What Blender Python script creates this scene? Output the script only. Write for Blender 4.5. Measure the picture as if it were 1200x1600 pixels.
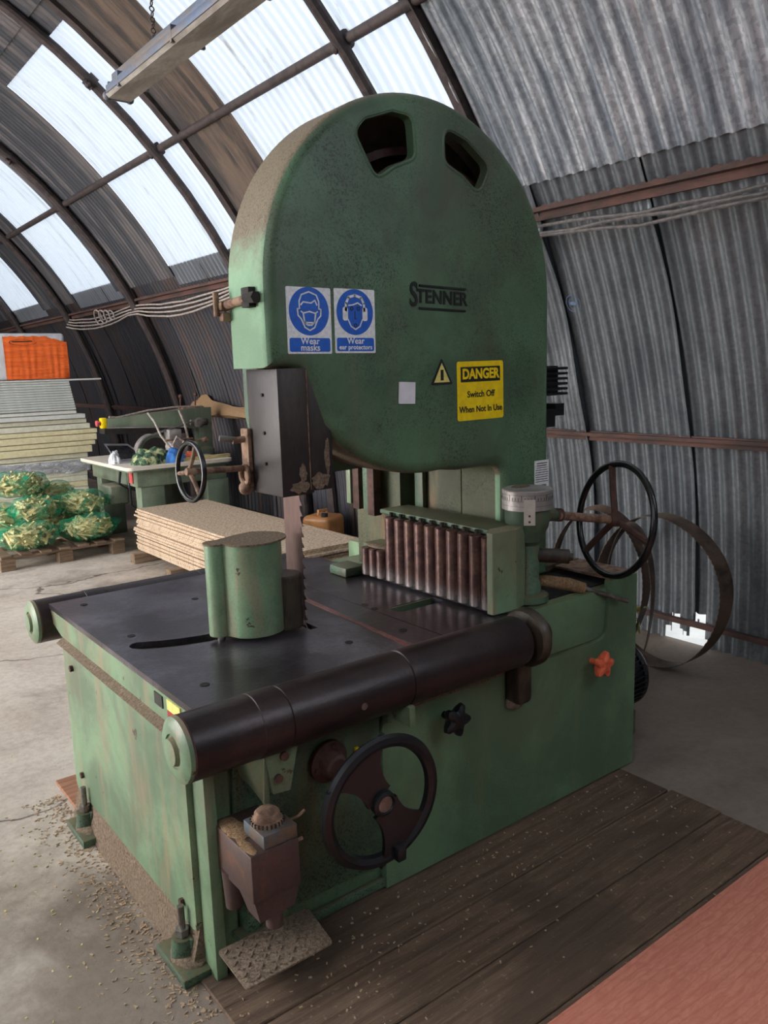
import bpy, bmesh, math, random
from mathutils import Vector, Matrix
from math import sin, cos, pi, radians, hypot, atan2
random.seed(7)
S = bpy.context.scene
for o in list(bpy.data.objects): bpy.data.objects.remove(o)
C = S.collection

# ------------------------------------------------------------------ camera
yaw, pitch, roll = radians(52.674), radians(-10.162), radians(-1.727)
fw = Vector((cos(pitch)*cos(yaw), cos(pitch)*sin(yaw), sin(pitch)))
rt = Vector((sin(yaw), -cos(yaw), 0)); up = rt.cross(fw)
r2 = rt*cos(roll)+up*sin(roll); u2 = -rt*sin(roll)+up*cos(roll)
cam = bpy.data.objects.new('camera', bpy.data.cameras.new('camera')); C.objects.link(cam)
m = Matrix((r2, u2, -fw)).transposed().to_4x4(); m.translation = Vector((0, 0, 1.6))
cam.matrix_world = m
cam.data.sensor_fit = 'VERTICAL'; cam.data.sensor_height = 24; cam.data.sensor_width = 18
cam.data.lens = 1264.5/1600*24
cam.data.clip_start = .02; cam.data.clip_end = 200
S.camera = cam
# ------------------------------------------------------------------ world and lights
W = bpy.data.worlds.new('sky'); S.world = W; W.use_nodes = True
W.node_tree.nodes['Background'].inputs[0].default_value = (.86, .93, 1, 1)
W.node_tree.nodes['Background'].inputs[1].default_value = 1.45
S.view_settings.view_transform = 'Standard'; S.view_settings.look = 'None'
S.view_settings.gamma = 1; S.view_settings.use_curve_mapping = False
S.view_settings.exposure = 0.08
VX, VZ, VR = -.684, .157, 4.721            # axis and radius of the vault
RIGHT_SKY, SIDE_SKY = 1.0, 150.0
PANELS_R = [(-2.6, -.5), (3.36, 5.22), (6.06, 7.65), (9.25, 10.70), (12.2, 13.7)]  # first panel is added, unseen behind the camera, to light the saw's front
PANELS_L = [(-2.2, -.4), (3.0, 4.9), (5.6, 7.4), (8.2, 10.0), (11, 12.8)]
LEFT_SKY = [30, 66, 66, 40, 20]
A0, A1 = 29.1, 55.0                         # arc of the skylights, degrees
def vp(a, y, r=VR): return Vector((VX+r*cos(radians(a)), y, VZ+r*sin(radians(a))))
def area(name, loc, target, sx, sy, rad, col=(1, 1, 1)):
    l = bpy.data.lights.new(name, 'AREA'); l.shape = 'RECTANGLE'; l.size = sx; l.size_y = sy
    l.energy = rad*sx*sy*pi/4*1.0; l.color = col
    o = bpy.data.objects.new(name, l); C.objects.link(o)
    d = (Vector(target)-Vector(loc)).normalized()
    x = Vector((0, 1, 0)); x = (x-d*x.dot(d)).normalized(); z = -d; yv = z.cross(x)
    mm = Matrix((x, yv, z)).transposed().to_4x4(); mm.translation = loc; o.matrix_world = mm
for i, (a, b) in enumerate(PANELS_R):
    area('daylight', vp(42, (a+b)/2, VR+.30), vp(42, (a+b)/2, 0), b-a+.1, 2.5, RIGHT_SKY if a > 0 else 26, (.93, .97, 1))  # lamp of the added rear panel is far stronger, as front fill
for i, (a, b) in enumerate(PANELS_L):
    area('daylight', vp(180-50, (a+b)/2, VR+.30), vp(180-50, (a+b)/2, 0), b-a+.1, 3.9, LEFT_SKY[i], (1, .985, .95))
area('side_daylight', (-4.9, 6.6, 1.3), (0, 6.2, .9), 3.4, 2.2, SIDE_SKY*.6, (1, .97, .93))  # unseen lamp inside the left wall, brightening the floor and far stacks

# ------------------------------------------------------------------ mesh helpers
def rot_to(d):
    d = Vector(d).normalized()
    return d.to_track_quat('Z', 'Y').to_matrix()
class MB:
    def __init__(s): s.b = bmesh.new(); s.mi = 0
    def _tag(s, n0):
        s.b.faces.ensure_lookup_table()
        for f in s.b.faces[n0:]: f.material_index = s.mi
    def box(s, x0, x1, y0, y1, z0, z1, bev=0, rz=0, seg=2, M=None):
        n0 = len(s.b.faces); t = bmesh.new(); bmesh.ops.create_cube(t, size=1)
        for v in t.verts: v.co = Vector((v.co.x*(x1-x0), v.co.y*(y1-y0), v.co.z*(z1-z0)))
        if bev > 0: bmesh.ops.bevel(t, geom=t.edges[:], offset=bev, segments=seg, profile=.5, affect='EDGES')
        R = Matrix.Rotation(rz, 3, 'Z') if M is None else M
        c = Vector(((x0+x1)/2, (y0+y1)/2, (z0+z1)/2))
        for v in t.verts: v.co = R @ v.co+c
        s._merge(t, n0); return s
    def _merge(s, t, n0):
        mp = {v: s.b.verts.new(v.co) for v in t.verts}
        for f in t.faces:
            try: nf = s.b.faces.new([mp[v] for v in f.verts]); nf.material_index = s.mi
            except ValueError: pass
        t.free()
    def loops(s, rings, closed=True, cap0=False, cap1=False):
        vs = [[s.b.verts.new(p) for p in r] for r in rings]; n = len(vs[0]); fs = []
        for a, b in zip(vs, vs[1:]):
            for i in range(n if closed else n-1):
                j = (i+1) % n
                fs.append(s.b.faces.new((a[i], a[j], b[j], b[i])))
        if cap0: fs.append(s.b.faces.new(vs[0][::-1]))
        if cap1: fs.append(s.b.faces.new(vs[-1]))
        for f in fs: f.material_index = s.mi
        return s
    def cyl(s, p0, p1, r, r1=None, n=24, caps=True):
        p0, p1 = Vector(p0), Vector(p1); R = rot_to(p1-p0); r1 = r if r1 is None else r1
        return s.loops([[p+R @ Vector((rr*cos(2*pi*k/n), rr*sin(2*pi*k/n), 0)) for k in range(n)] for p, rr in ((p0, r), (p1, r1))], True, caps, caps)
    def lathe(s, p0, d, prof, n=32, cap=True):
        p0 = Vector(p0); d = Vector(d).normalized(); R = rot_to(d)
        return s.loops([[p0+d*h+R @ Vector((rr*cos(2*pi*k/n), rr*sin(2*pi*k/n), 0)) for k in range(n)] for rr, h in prof], True, cap, cap)
    def tube(s, pts, r, n=10, closed=False, caps=True, rf=None):
        pts = [Vector(p) for p in pts]; rings = []; N = len(pts); prev = None
        for i, p in enumerate(pts):
            if closed: t = pts[(i+1) % N]-pts[i-1]
            else: t = pts[min(i+1, N-1)]-pts[max(i-1, 0)]
            t.normalize()
            if prev is None: a = t.orthogonal().normalized()
            else: a = (prev-t*prev.dot(t)).normalized()
            prev = a; b = t.cross(a); rr = r if rf is None else rf(i/(N-1))
            rings.append([p+a*rr*cos(2*pi*k/n)+b*rr*sin(2*pi*k/n) for k in range(n)])
        if closed: rings.append(rings[0])
        return s.loops(rings, True, caps and not closed, caps and not closed)
    def torus(s, c, nrm, R, r, n=48, k=12, sq=1.0):
        c = Vector(c); M = rot_to(nrm); rings = []
        for i in range(n+1):
            a = 2*pi*i/n
            rings.append([c+M @ Vector(((R+r*cos(2*pi*j/k))*cos(a), (R+r*cos(2*pi*j/k))*sin(a), r*sq*sin(2*pi*j/k))) for j in range(k)])
        return s.loops(rings)
    def sphere(s, c, r, sx=1, sy=1, sz=1, sub=2, noise=0, seed=0):
        n0 = len(s.b.faces); t = bmesh.new(); bmesh.ops.create_icosphere(t, subdivisions=sub, radius=r)
        rr = random.Random(seed)
        for v in t.verts:
            k = 1+noise*rr.uniform(-1, 1); v.co = Vector((v.co.x*sx*k, v.co.y*sy*k, v.co.z*sz*k))+Vector(c)
        s._merge(t, n0); return s
    def poly(s, outer, holes, F, d0, d1, bev=0):
        """plate: 2-D outline with holes, F(u,v,d)->3-D point, from depth d0 (face) to d1."""
        t = bmesh.new(); edges = []; rings = []
        for lp in [outer]+list(holes):
            vs = [t.verts.new((p[0], p[1], 0)) for p in lp]; rings.append(vs)
            for i in range(len(vs)): edges.append(t.edges.new((vs[i], vs[(i+1) % len(vs)])))
        bmesh.ops.triangle_fill(t, use_beauty=True, use_dissolve=False, edges=edges)
        tri = [[v.index for v in f.verts] for f in (t.verts.index_update() or t.faces)]
        co = [v.co.copy() for v in t.verts]; ri = [[v.index for v in r] for r in rings]; t.free()
        A = [s.b.verts.new(F(c.x, c.y, d0)) for c in co]; B = [s.b.verts.new(F(c.x, c.y, d1)) for c in co]
        fs = []
        for f in tri:
            fs.append(s.b.faces.new([A[i] for i in f])); fs.append(s.b.faces.new([B[i] for i in f][::-1]))
        for r in ri:
            for i in range(len(r)):
                j = (i+1) % len(r); fs.append(s.b.faces.new((A[r[i]], A[r[j]], B[r[j]], B[r[i]])))
        for f in fs: f.material_index = s.mi
        return s
    def build(s, name, mats, parent=None, sharp=35, recalc=True):
        if recalc: bmesh.ops.recalc_face_normals(s.b, faces=s.b.faces[:])
        if parent is not None:
            off = world_loc(parent)
            for v in s.b.verts: v.co -= off
        me = bpy.data.meshes.new(name); s.b.to_mesh(me); s.b.free()
        for mt in (mats if isinstance(mats, (list, tuple)) else [mats]): me.materials.append(mt)
        me.shade_smooth(); me.set_sharp_from_angle(angle=radians(sharp))
        o = bpy.data.objects.new(name, me); C.objects.link(o)
        if parent is not None: o.parent = parent
        return o
def world_loc(o):
    v = Vector(o.location)
    while o.parent is not None: o = o.parent; v += o.location
    return v
def tag(o, label=None, cat=None, group=None, kind=None):
    if label: o['label'] = label
    if cat: o['category'] = cat
    if group: o['group'] = group
    if kind: o['kind'] = kind
    return o
def thing(name, loc, label, cat, group=None):
    o = bpy.data.objects.new(name, None); C.objects.link(o); o.location = loc; o.empty_display_size = .1
    return tag(o, label, cat, group)
def copy_tree(o, parent=None):
    c = o.copy(); C.objects.link(c)
    if parent is not None: c.parent = parent
    for ch in list(o.children): copy_tree(ch, c)
    return c
def struct(o): o['kind'] = 'structure'; return o
XZ = lambda u, v, d: Vector((u, d, v))
XY = lambda u, v, d: Vector((u, v, d))
YZ = lambda u, v, d: Vector((d, u, v))
def arc(cx, cy, r, a0, a1, n=12):
    return [(cx+r*cos(radians(a0+(a1-a0)*i/n)), cy+r*sin(radians(a0+(a1-a0)*i/n))) for i in range(n+1)]
def rrect(x0, x1, y0, y1, r, n=5):
    return arc(x0+r, y0+r, r, 180, 270, n)+arc(x1-r, y0+r, r, 270, 360, n)+arc(x1-r, y1-r, r, 0, 90, n)+arc(x0+r, y1-r, r, 90, 180, n)
def fillet(pts, r, n=5):
    out = []; N = len(pts)
    for i in range(N):
        p = Vector(pts[i][:2]); rr = pts[i][2] if len(pts[i]) > 2 else r
        a = Vector(pts[i-1][:2])-p; b = Vector(pts[(i+1) % N][:2])-p
        if rr <= 0: out.append(tuple(p)); continue
        ang = a.angle(b); l = min(rr/math.tan(ang/2), a.length*.49, b.length*.49)
        A = p+a.normalized()*l; B = p+b.normalized()*l
        for k in range(n+1):
            t = k/n; out.append(tuple((1-t)**2*A+2*t*(1-t)*p+t*t*B))
    return out
def offset(pts, d):
    N = len(pts); out = []; area_ = sum(pts[i-1][0]*pts[i][1]-pts[i][0]*pts[i-1][1] for i in range(N)); sg = 1 if area_ > 0 else -1
    for i in range(N):
        a = Vector(pts[i])-Vector(pts[i-1]); b = Vector(pts[(i+1) % N])-Vector(pts[i])
        na = Vector((-a.y, a.x)).normalized() if a.length > 1e-9 else Vector((0, 0)); nb = Vector((-b.y, b.x)).normalized() if b.length > 1e-9 else na
        nn = (na+nb); nn = nn.normalized() if nn.length > 1e-6 else na
        k = max(.5, nn.dot(na) if na.length else 1)
        out.append(tuple(Vector(pts[i])+nn*d*sg/k))
    return out

# ------------------------------------------------------------------ materials
class NT:
    def __init__(s, name):
        s.m = bpy.data.materials.new(name); s.m.use_nodes = True; s.t = s.m.node_tree; s.n = s.t.nodes; s.l = s.t.links
        s.p = s.n['Principled BSDF']; s.co = None
    def new(s, k, **kw):
        x = s.n.new(k)
        for a, b in kw.items(): setattr(x, a, b)
        return x
    def coord(s, scale=(1, 1, 1), rot=(0, 0, 0), kind='Object', loc=(0, 0, 0)):
        tc = s.new('ShaderNodeTexCoord'); mp = s.new('ShaderNodeMapping'); mp.inputs['Scale'].default_value = scale
        mp.inputs['Rotation'].default_value = rot; mp.inputs['Location'].default_value = loc
        s.l.new(tc.outputs[kind], mp.inputs['Vector']); return mp.outputs[0]
    def noise(s, scale, co=None, detail=4, rough=.6, dist=0, lo=.4, hi=.6):
        t = s.new('ShaderNodeTexNoise'); t.inputs['Scale'].default_value = scale; t.inputs['Detail'].default_value = detail
        t.inputs['Roughness'].default_value = rough; t.inputs['Distortion'].default_value = dist
        s.l.new(co if co is not None else s.coord(), t.inputs['Vector'])
        return s.ramp(t.outputs[0], lo, hi)
    def ramp(s, x, lo, hi):
        r = s.new('ShaderNodeMapRange'); r.interpolation_type = 'SMOOTHSTEP'; r.inputs[1].default_value = lo; r.inputs[2].default_value = hi
        s.l.new(x, r.inputs[0]); return r.outputs[0]
    def math(s, op, a, b=None):
        x = s.new('ShaderNodeMath', operation=op)
        for i, v in enumerate((a, b)):
            if v is None: continue
            if isinstance(v, (int, float)): x.inputs[i].default_value = v
            else: s.l.new(v, x.inputs[i])
        return x.outputs[0]
    def mix(s, f, a, b, mode='MIX'):
        x = s.new('ShaderNodeMix', data_type='RGBA', blend_type=mode)
        for i, v in ((0, f), (6, a), (7, b)):
            if isinstance(v, (int, float)): x.inputs[i].default_value = v
            elif isinstance(v, tuple): x.inputs[i].default_value = (*v[:3], 1)
            else: s.l.new(v, x.inputs[i])
        return x.outputs[2]
    def up(s, lo=.3, hi=.9):
        g = s.new('ShaderNodeNewGeometry'); q = s.new('ShaderNodeSeparateXYZ'); s.l.new(g.outputs['Normal'], q.inputs[0])
        return s.ramp(q.outputs[2], lo, hi)
    def sep(s, co, i):
        q = s.new('ShaderNodeSeparateXYZ'); s.l.new(co, q.inputs[0]); return q.outputs[i]
    def bump(s, h, strength=.3, dist=.01):
        b = s.new('ShaderNodeBump'); b.inputs['Strength'].default_value = strength; b.inputs['Distance'].default_value = dist
        s.l.new(h, b.inputs['Height']); s.l.new(b.outputs[0], s.p.inputs['Normal'])
    def done(s, col, rough=.6, metal=0, spec=.5):
        if isinstance(col, tuple): s.p.inputs['Base Color'].default_value = (*col[:3], 1)
        else: s.l.new(col, s.p.inputs['Base Color'])
        for k, v in (('Roughness', rough), ('Metallic', metal), ('Specular IOR Level', spec)):
            if isinstance(v, (int, float)): s.p.inputs[k].default_value = v
            else: s.l.new(v, s.p.inputs[k])
        return s.m
def sr(r, g, b):
    f = lambda c: (c/255/12.92) if c/255 <= .04045 else ((c/255+.055)/1.055)**2.4
    return (f(r), f(g), f(b))
def plain(name, c, rough=.5, metal=0, var=.25, scale=20, spec=.5):
    t = NT(name); n = t.noise(scale, detail=5, lo=.35, hi=.65)
    return t.done(t.mix(n, tuple(x*(1-var) for x in c), tuple(min(1, x*(1+var*.6)) for x in c)), rough, metal, spec)
def paint(name, base, dark, dust, rough=.5, speck=.55, streak=True, dustup=.8, specsc=160, chips=None, wear=.5, grime=.0):
    t = NT(name); co = t.coord()
    big = t.noise(2.2, co, 6, .65, .4, .38, .62)
    c = t.mix(big, base, tuple((a+b)/2 for a, b in zip(base, dark)))
    if streak:
        st = t.noise(1, t.coord((14, 14, 1.6)), 5, .6, .3, .48, .72); c = t.mix(t.math('MULTIPLY', st, wear), c, dust)
    if grime:
        gr = t.noise(1.5, t.coord((1.4, 1.4, .8), loc=(4, 4, 1)), 7, .68, .5, .46, .68); c = t.mix(t.math('MULTIPLY', gr, grime), c, tuple(a_*.5+b_*.5 for a_, b_ in zip(dust, dark)))
    fine = t.noise(specsc, co, 3, .7, 0, .5, .62); big2 = t.noise(3.1, t.coord(loc=(3, 1, 5)), 5, .6, 0, .35, .65)
    c = t.mix(t.math('MULTIPLY', t.math('MULTIPLY', fine, big2), speck), c, dark)
    if chips is not None:
        ch = t.noise(11, t.coord(loc=(1, 7, 2)), 7, .72, .2, .645, .66); c = t.mix(ch, c, chips)
    dn = t.noise(40, co, 5, .7, 0, .3, .6)
    c = t.mix(t.math('MULTIPLY', t.math('MULTIPLY', t.up(), dn), dustup), c, dust)
    t.bump(fine, .12, .002)
    return t.done(c, rough, 0)
GREEN = sr(122, 150, 116); GD = sr(30, 42, 34); DUST = sr(150, 128, 104)
M = {}
M['green'] = paint('pale_green_paint', GREEN, GD, DUST, .42, .18, chips=sr(70, 52, 40), wear=.75, grime=.6)
M['green_door'] = paint('green_door_paint', sr(104, 134, 102), sr(54, 60, 46), sr(120, 124, 92), .38, .35, dustup=.9, wear=.3, grime=.45)
M['green_hood'] = paint('grimy_green_paint', sr(92, 126, 94), sr(46, 50, 40), sr(104, 100, 80), .42, .95, wear=.35, grime=.5, specsc=210)
M['green_dark'] = paint('dark_green_paint', sr(82, 108, 84), sr(24, 28, 22), sr(100, 88, 62), .55, .9, wear=.8)
def rimpaint():
    t = NT('rim_paint_under_brown_dust'); co = t.coord(); n = t.noise(2.5, co, 5, .6, .3, .35, .65); f = t.noise(150, co, 3, .7, 0, .45, .65)
    c = t.mix(n, sr(140, 176, 142), sr(112, 142, 112)); g = t.new('ShaderNodeNewGeometry'); z = t.math('ABSOLUTE', t.sep(g.outputs['Normal'], 2))  # paler green than the hood face: light on the rim put into colour
    k = t.ramp(t.math('ADD', z, t.math('MULTIPLY', t.noise(6, co, 5, .7, 0, 0, 1), .3)), .18, .42)
    c = t.mix(t.math('MULTIPLY', k, .92), c, t.mix(f, sr(128, 108, 90), sr(92, 76, 60))); t.bump(f, .25, .003); return t.done(c, .7)
M['hood_rim'] = rimpaint()
M['green_saw'] = paint('grey_green_paint', sr(122, 136, 114), sr(52, 56, 48), sr(150, 138, 118), .55, .5)
M['frame_dusty'] = paint('brown_dusted_green_paint', sr(92, 98, 72), sr(46, 38, 28), sr(122, 94, 66), .7, 1.0, dustup=1, wear=1)
def metal(name, c, c2, rough=.4, metal_=.6, scale=12, aniso=None, thr=(.4, .62), spec=.5):
    t = NT(name); co = t.coord(aniso or (1, 1, 1)); n = t.noise(scale, co, 6, .65, .3, *thr); f = t.noise(90, co, 3, .6, 0, .35, .7)
    c_ = t.mix(n, c, c2); c_ = t.mix(t.math('MULTIPLY', f, .35), c_, tuple(x*.5 for x in c)); t.bump(f, .1, .002)
    return t.done(c_, rough, metal_, spec)
M['table'] = metal('worn_dark_steel_table', sr(72, 64, 68), sr(118, 112, 120), .28, .7, 3.5, None, (.42, .66))
M['roller'] = metal('dark_brown_steel_roller', sr(44, 34, 34), sr(60, 46, 45), .38, .35, 5)
M['black_box'] = metal('blackened_steel_guard', sr(46, 40, 40), sr(66, 56, 52), .5, .2, 6, (1, 1, .35))
M['rust'] = metal('rusty_steel', sr(92, 62, 52), sr(66, 44, 38), .75, .1, 18)
M['rust_tan'] = metal('tan_dusty_steel', sr(150, 120, 98), sr(96, 68, 54), .85, 0, 25)
M['purlin'] = metal('rusty_brown_purlin', sr(92, 62, 54), sr(62, 48, 44), .85, 0, 9, (1, .3, 1))
M['rib'] = metal('dark_brown_rib_steel', sr(74, 62, 60), sr(52, 44, 44), .7, .2, 14)
M['black'] = plain('black_plastic', sr(25, 26, 30), .34, 0, .3, 8)
M['black_gloss'] = plain('black_enamel', sr(22, 22, 24), .22, 0, .3, 20)
M['dark'] = plain('dark_grime', sr(34, 28, 24), .8, 0, .4, 20)
M['greasy'] = metal('greasy_brown_casting', sr(72, 60, 46), sr(34, 28, 24), .45, .1, 16, (1, 1, .5))
M['alu'] = metal('dull_aluminium', sr(190, 182, 180), sr(150, 142, 138), .4, .35, 10)
M['alu_tag'] = plain('pale_metal_plate', sr(184, 176, 166), .45, .2, .12, 30)
M['steel'] = metal('bare_steel', sr(150, 146, 142), sr(110, 100, 92), .35, .8, 14)
M['blade'] = metal('brown_tarnished_blade', sr(98, 74, 68), sr(72, 54, 50), .38, .5, 8, (1, 1, .3))
M['oldband'] = metal('rusty_band_steel', sr(104, 84, 70), sr(50, 38, 34), .6, .3, 6)
M['blue_steel'] = metal('dirty_blue_box', sr(84, 92, 98), sr(110, 88, 70), .6, .2, 14)
M['gearbox'] = metal('brown_gearbox', sr(84, 66, 62), sr(128, 82, 54), .5, .25, 7, None, (.5, .72))
M['orange'] = plain('orange_plastic', sr(226, 104, 70), .4, 0, .2, 60)
M['yellow'] = plain('yellow_sign', sr(255, 216, 0), .5, 0, .1, 50)
M['pale_yellow'] = plain('pale_yellow_sign', sr(226, 212, 120), .55, 0, .12, 50)
M['ink'] = plain('black_ink', sr(22, 22, 22), .6, 0, .1)
M['sign_white'] = plain('sign_white', sr(242, 242, 242), .5, 0, .12, 90)
M['sign_blue'] = plain('sign_blue', sr(22, 96, 200), .45, 0, .1, 60)
M['paper'] = plain('paper_white', sr(232, 228, 234), .8, 0, .06)
M['red'] = plain('red_plastic', sr(176, 44, 46), .4)
M['pink_red'] = plain('faded_red', sr(196, 84, 84), .5)
M['insert'] = plain('brown_red_insert', sr(116, 70, 62), .5, 0, .3, 50)
M['embossed'] = plain('black_cast_letters', sr(12, 15, 13), .6)
def sawdusty(name, a, b, sc=120):
    t = NT(name); n = t.noise(sc, None, 5, .8, 0, .35, .65); n2 = t.noise(14, None, 3, .6, 0, .35, .65)
    c = t.mix(n, a, b); c = t.mix(t.math('MULTIPLY', n2, .4), c, tuple(x*.6 for x in a)); t.bump(n, .7, .006)
    return t.done(c, .95, 0, .1)
M['sawdust'] = sawdusty('sawdust', sr(182, 150, 116), sr(128, 98, 70))
M['sawdust_grey'] = sawdusty('greyish_sawdust', sr(166, 146, 126), sr(110, 92, 76))
def worn_roller():
    t = NT('rusty_roller_bare_at_foot'); co = t.coord(kind='Object'); n = t.noise(30, co, 5, .7, 0, .4, .62)
    c = t.mix(n, sr(76, 54, 52), sr(104, 76, 66)); z = t.sep(co, 2)
    zz = t.math('ADD', z, t.math('MULTIPLY', t.noise(60, co, 3, .6, 0, 0, 1), .05))
    k = t.math('MULTIPLY', t.ramp(zz, .875, .79), .8)
    c = t.mix(k, c, sr(164, 156, 154)); return t.done(c, .38, .5)
M['fence_roller'] = worn_roller()
def wood(name, a, b, c3, grain=(1, 14, 14), sc=2.2, rough=.8, stain=None, bumps=.4, knots=True, wvk=.55, fine=False):
    t = NT(name); co = t.coord(grain); n = t.noise(sc, co, 8, .62, 1.2, .3, .7)
    w = t.new('ShaderNodeTexWave', wave_type='BANDS', bands_direction='Y' if grain[0] < grain[1] else 'X'); w.inputs['Scale'].default_value = .55
    w.inputs['Distortion'].default_value = 9; w.inputs['Detail'].default_value = 3; w.inputs['Detail Scale'].default_value = .6
    t.l.new(co, w.inputs['Vector']); wv = t.ramp(w.outputs[0], .75, .98)
    c = t.mix(n, a, b); c = t.mix(t.math('MULTIPLY', wv, wvk), c, c3)
    if fine:
        f1 = t.noise(9, t.coord((1.5, 34, 34), loc=(0, 2, 0)), 6, .7, .5, .42, .66); c = t.mix(t.math('MULTIPLY', f1, .45), c, c3)
        f2 = t.noise(70, t.coord(), 4, .7, 0, .60, .68); c = t.mix(t.math('MULTIPLY', f2, .35), c, sr(168, 148, 124))
    if stain: s_ = t.noise(1.6, t.coord(), 5, .55, .8, .52, .60); c = t.mix(t.math('MULTIPLY', s_, .6), c, stain)
    t.bump(t.math('ADD', n, t.math('MULTIPLY', wv, -.8)), bumps, .004); return t.done(c, rough, 0, .25)
M['board'] = wood('weathered_grey_floorboard', sr(120, 98, 80), sr(96, 78, 64), sr(64, 50, 42), (1.3, 10, 10), 2.4, stain=sr(76, 62, 52), bumps=.35, wvk=.3, fine=True)
M['redply'] = wood('reddish_plywood', sr(206, 134, 112), sr(188, 114, 94), sr(170, 100, 84), (9, 26, 9), 2, .6, bumps=.08, wvk=.35)
M['offcut'] = wood('brown_plywood_offcut', sr(168, 122, 96), sr(142, 98, 76), sr(128, 88, 68), (2, 16, 16), 3, .7, bumps=.1)
M['plank'] = wood('grimy_plank', sr(110, 100, 80), sr(82, 72, 58), sr(54, 46, 38), (1, 12, 12), 3)
M['palletwood'] = wood('pallet_wood', sr(140, 118, 98), sr(104, 86, 70), sr(84, 66, 54), (1, 10, 10), 3)
M['kindling'] = wood('pale_kindling_wood', sr(226, 212, 160), sr(196, 178, 124), sr(168, 148, 98), (2, 9, 9), 4, .7, bumps=.1)
def chip(name, a, b, sc=90):
    t = NT(name); n = t.noise(sc, None, 4, .7, 0, .38, .62); n2 = t.noise(3, None, 3, .6, 0, .3, .7)
    return t.done(t.mix(t.math('MULTIPLY', n2, .25), t.mix(n, a, b), tuple(x*.7 for x in a)), .8, 0, .2)
M['chip'] = chip('chipboard_face', sr(226, 216, 202), sr(218, 206, 190))
M['chip_edge'] = chip('chipboard_edge', sr(214, 190, 164), sr(156, 132, 110), 60)
M['foam_white'] = chip('white_board', sr(214, 214, 208), sr(204, 204, 198), 20)
M['foam_grey'] = chip('grey_white_board', sr(196, 198, 194), sr(184, 188, 184), 20)
M['foam_cream'] = chip('cream_board', sr(226, 216, 178), sr(212, 200, 160), 20)
M['foam_pale'] = chip('pale_cream_board', sr(220, 216, 196), sr(206, 202, 182), 20)
def wrap():
    t = NT('orange_shrink_wrap'); co = t.coord((.6, 1, 9)); n = t.noise(4, co, 5, .6, .6, .3, .7)
    t.bump(n, .5, .02); return t.done(t.mix(n, sr(248, 116, 44), sr(226, 92, 30)), .3, 0)
M['wrap'] = wrap()
def film():
    t = NT('clear_plastic_film'); n = t.noise(9, t.coord((1, 1, 2)), 5, .65, 1, .35, .65); t.bump(n, 1, .02)
    c = t.mix(n, sr(176, 178, 186), sr(216, 216, 222)); t.p.inputs['Alpha'].default_value = .8; return t.done(c, .2, 0)
M['film'] = film()
M['white_wrap'] = plain('white_plastic_wrap', sr(214, 214, 218), .35, 0, .1, 8)
def net():
    t = NT('green_net_fabric'); co = t.coord()
    q = t.new('ShaderNodeSeparateXYZ'); t.l.new(co, q.inputs[0])
    u = t.math('ADD', q.outputs[0], q.outputs[2]); v = t.math('SUBTRACT', q.outputs[0], q.outputs[2]); y = t.math('MULTIPLY', q.outputs[1], 1.0)
    f = lambda e: t.math('ABSOLUTE', t.math('SINE', t.math('MULTIPLY', e, 150)))
    m1 = t.math('MAXIMUM', f(t.math('ADD', u, y)), f(t.math('SUBTRACT', v, y)))
    net_ = t.ramp(m1, .93, .97); folds = t.noise(7, co, 5, .65, 1.2, .50, .70)
    fr = t.new('ShaderNodeLayerWeight'); fr.inputs[0].default_value = .35
    a = t.math('MINIMUM', t.math('ADD', t.math('ADD', t.math('MULTIPLY', net_, .3), t.math('MULTIPLY', fr.outputs[1], .5)), t.math('MULTIPLY', folds, .6)), 1.0)
    t.l.new(a, t.p.inputs['Alpha']); return t.done(sr(24, 150, 106), .5, 0)
M['net'] = net()
def cloth(name, a, b, c):
    t = NT(name); n = t.noise(16, None, 4, .6, 1, .42, .58); n2 = t.noise(24, t.coord(loc=(5, 5, 5)), 3, .5, .5, .5, .6)
    return t.done(t.mix(n2, t.mix(n, a, b), c), .9, 0, .1)
M['camo'] = cloth('green_patterned_cloth', sr(96, 118, 92), sr(52, 76, 62), sr(176, 178, 132))
M['bluecloth'] = plain('blue_cloth', sr(70, 128, 204), .8, 0, .2, 30)
M['jerry'] = plain('amber_plastic', sr(184, 126, 74), .35, 0, .2, 9)
M['laptop_metal'] = plain('grey_metal_case', sr(170, 168, 170), .3, .4, .1)
M['glass_dark'] = plain('dark_screen', sr(40, 38, 40), .12)
M['cable'] = plain('dusty_grey_cable', sr(164, 150, 142), .7, 0, .3, 40)
M['cable_dark'] = plain('dark_grey_cable', sr(96, 90, 88), .7, 0, .3, 40)
M['tube'] = metal('dusty_reflector', sr(168, 160, 152), sr(124, 116, 108), .5, .1, 10, (1, .3, 1))
M['fixture'] = metal('grey_blue_batten', sr(96, 108, 130), sr(120, 108, 98), .55, .2, 10, (1, .3, 1))
M['rope'] = plain('yellowish_rope', sr(196, 188, 110), .8)
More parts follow.
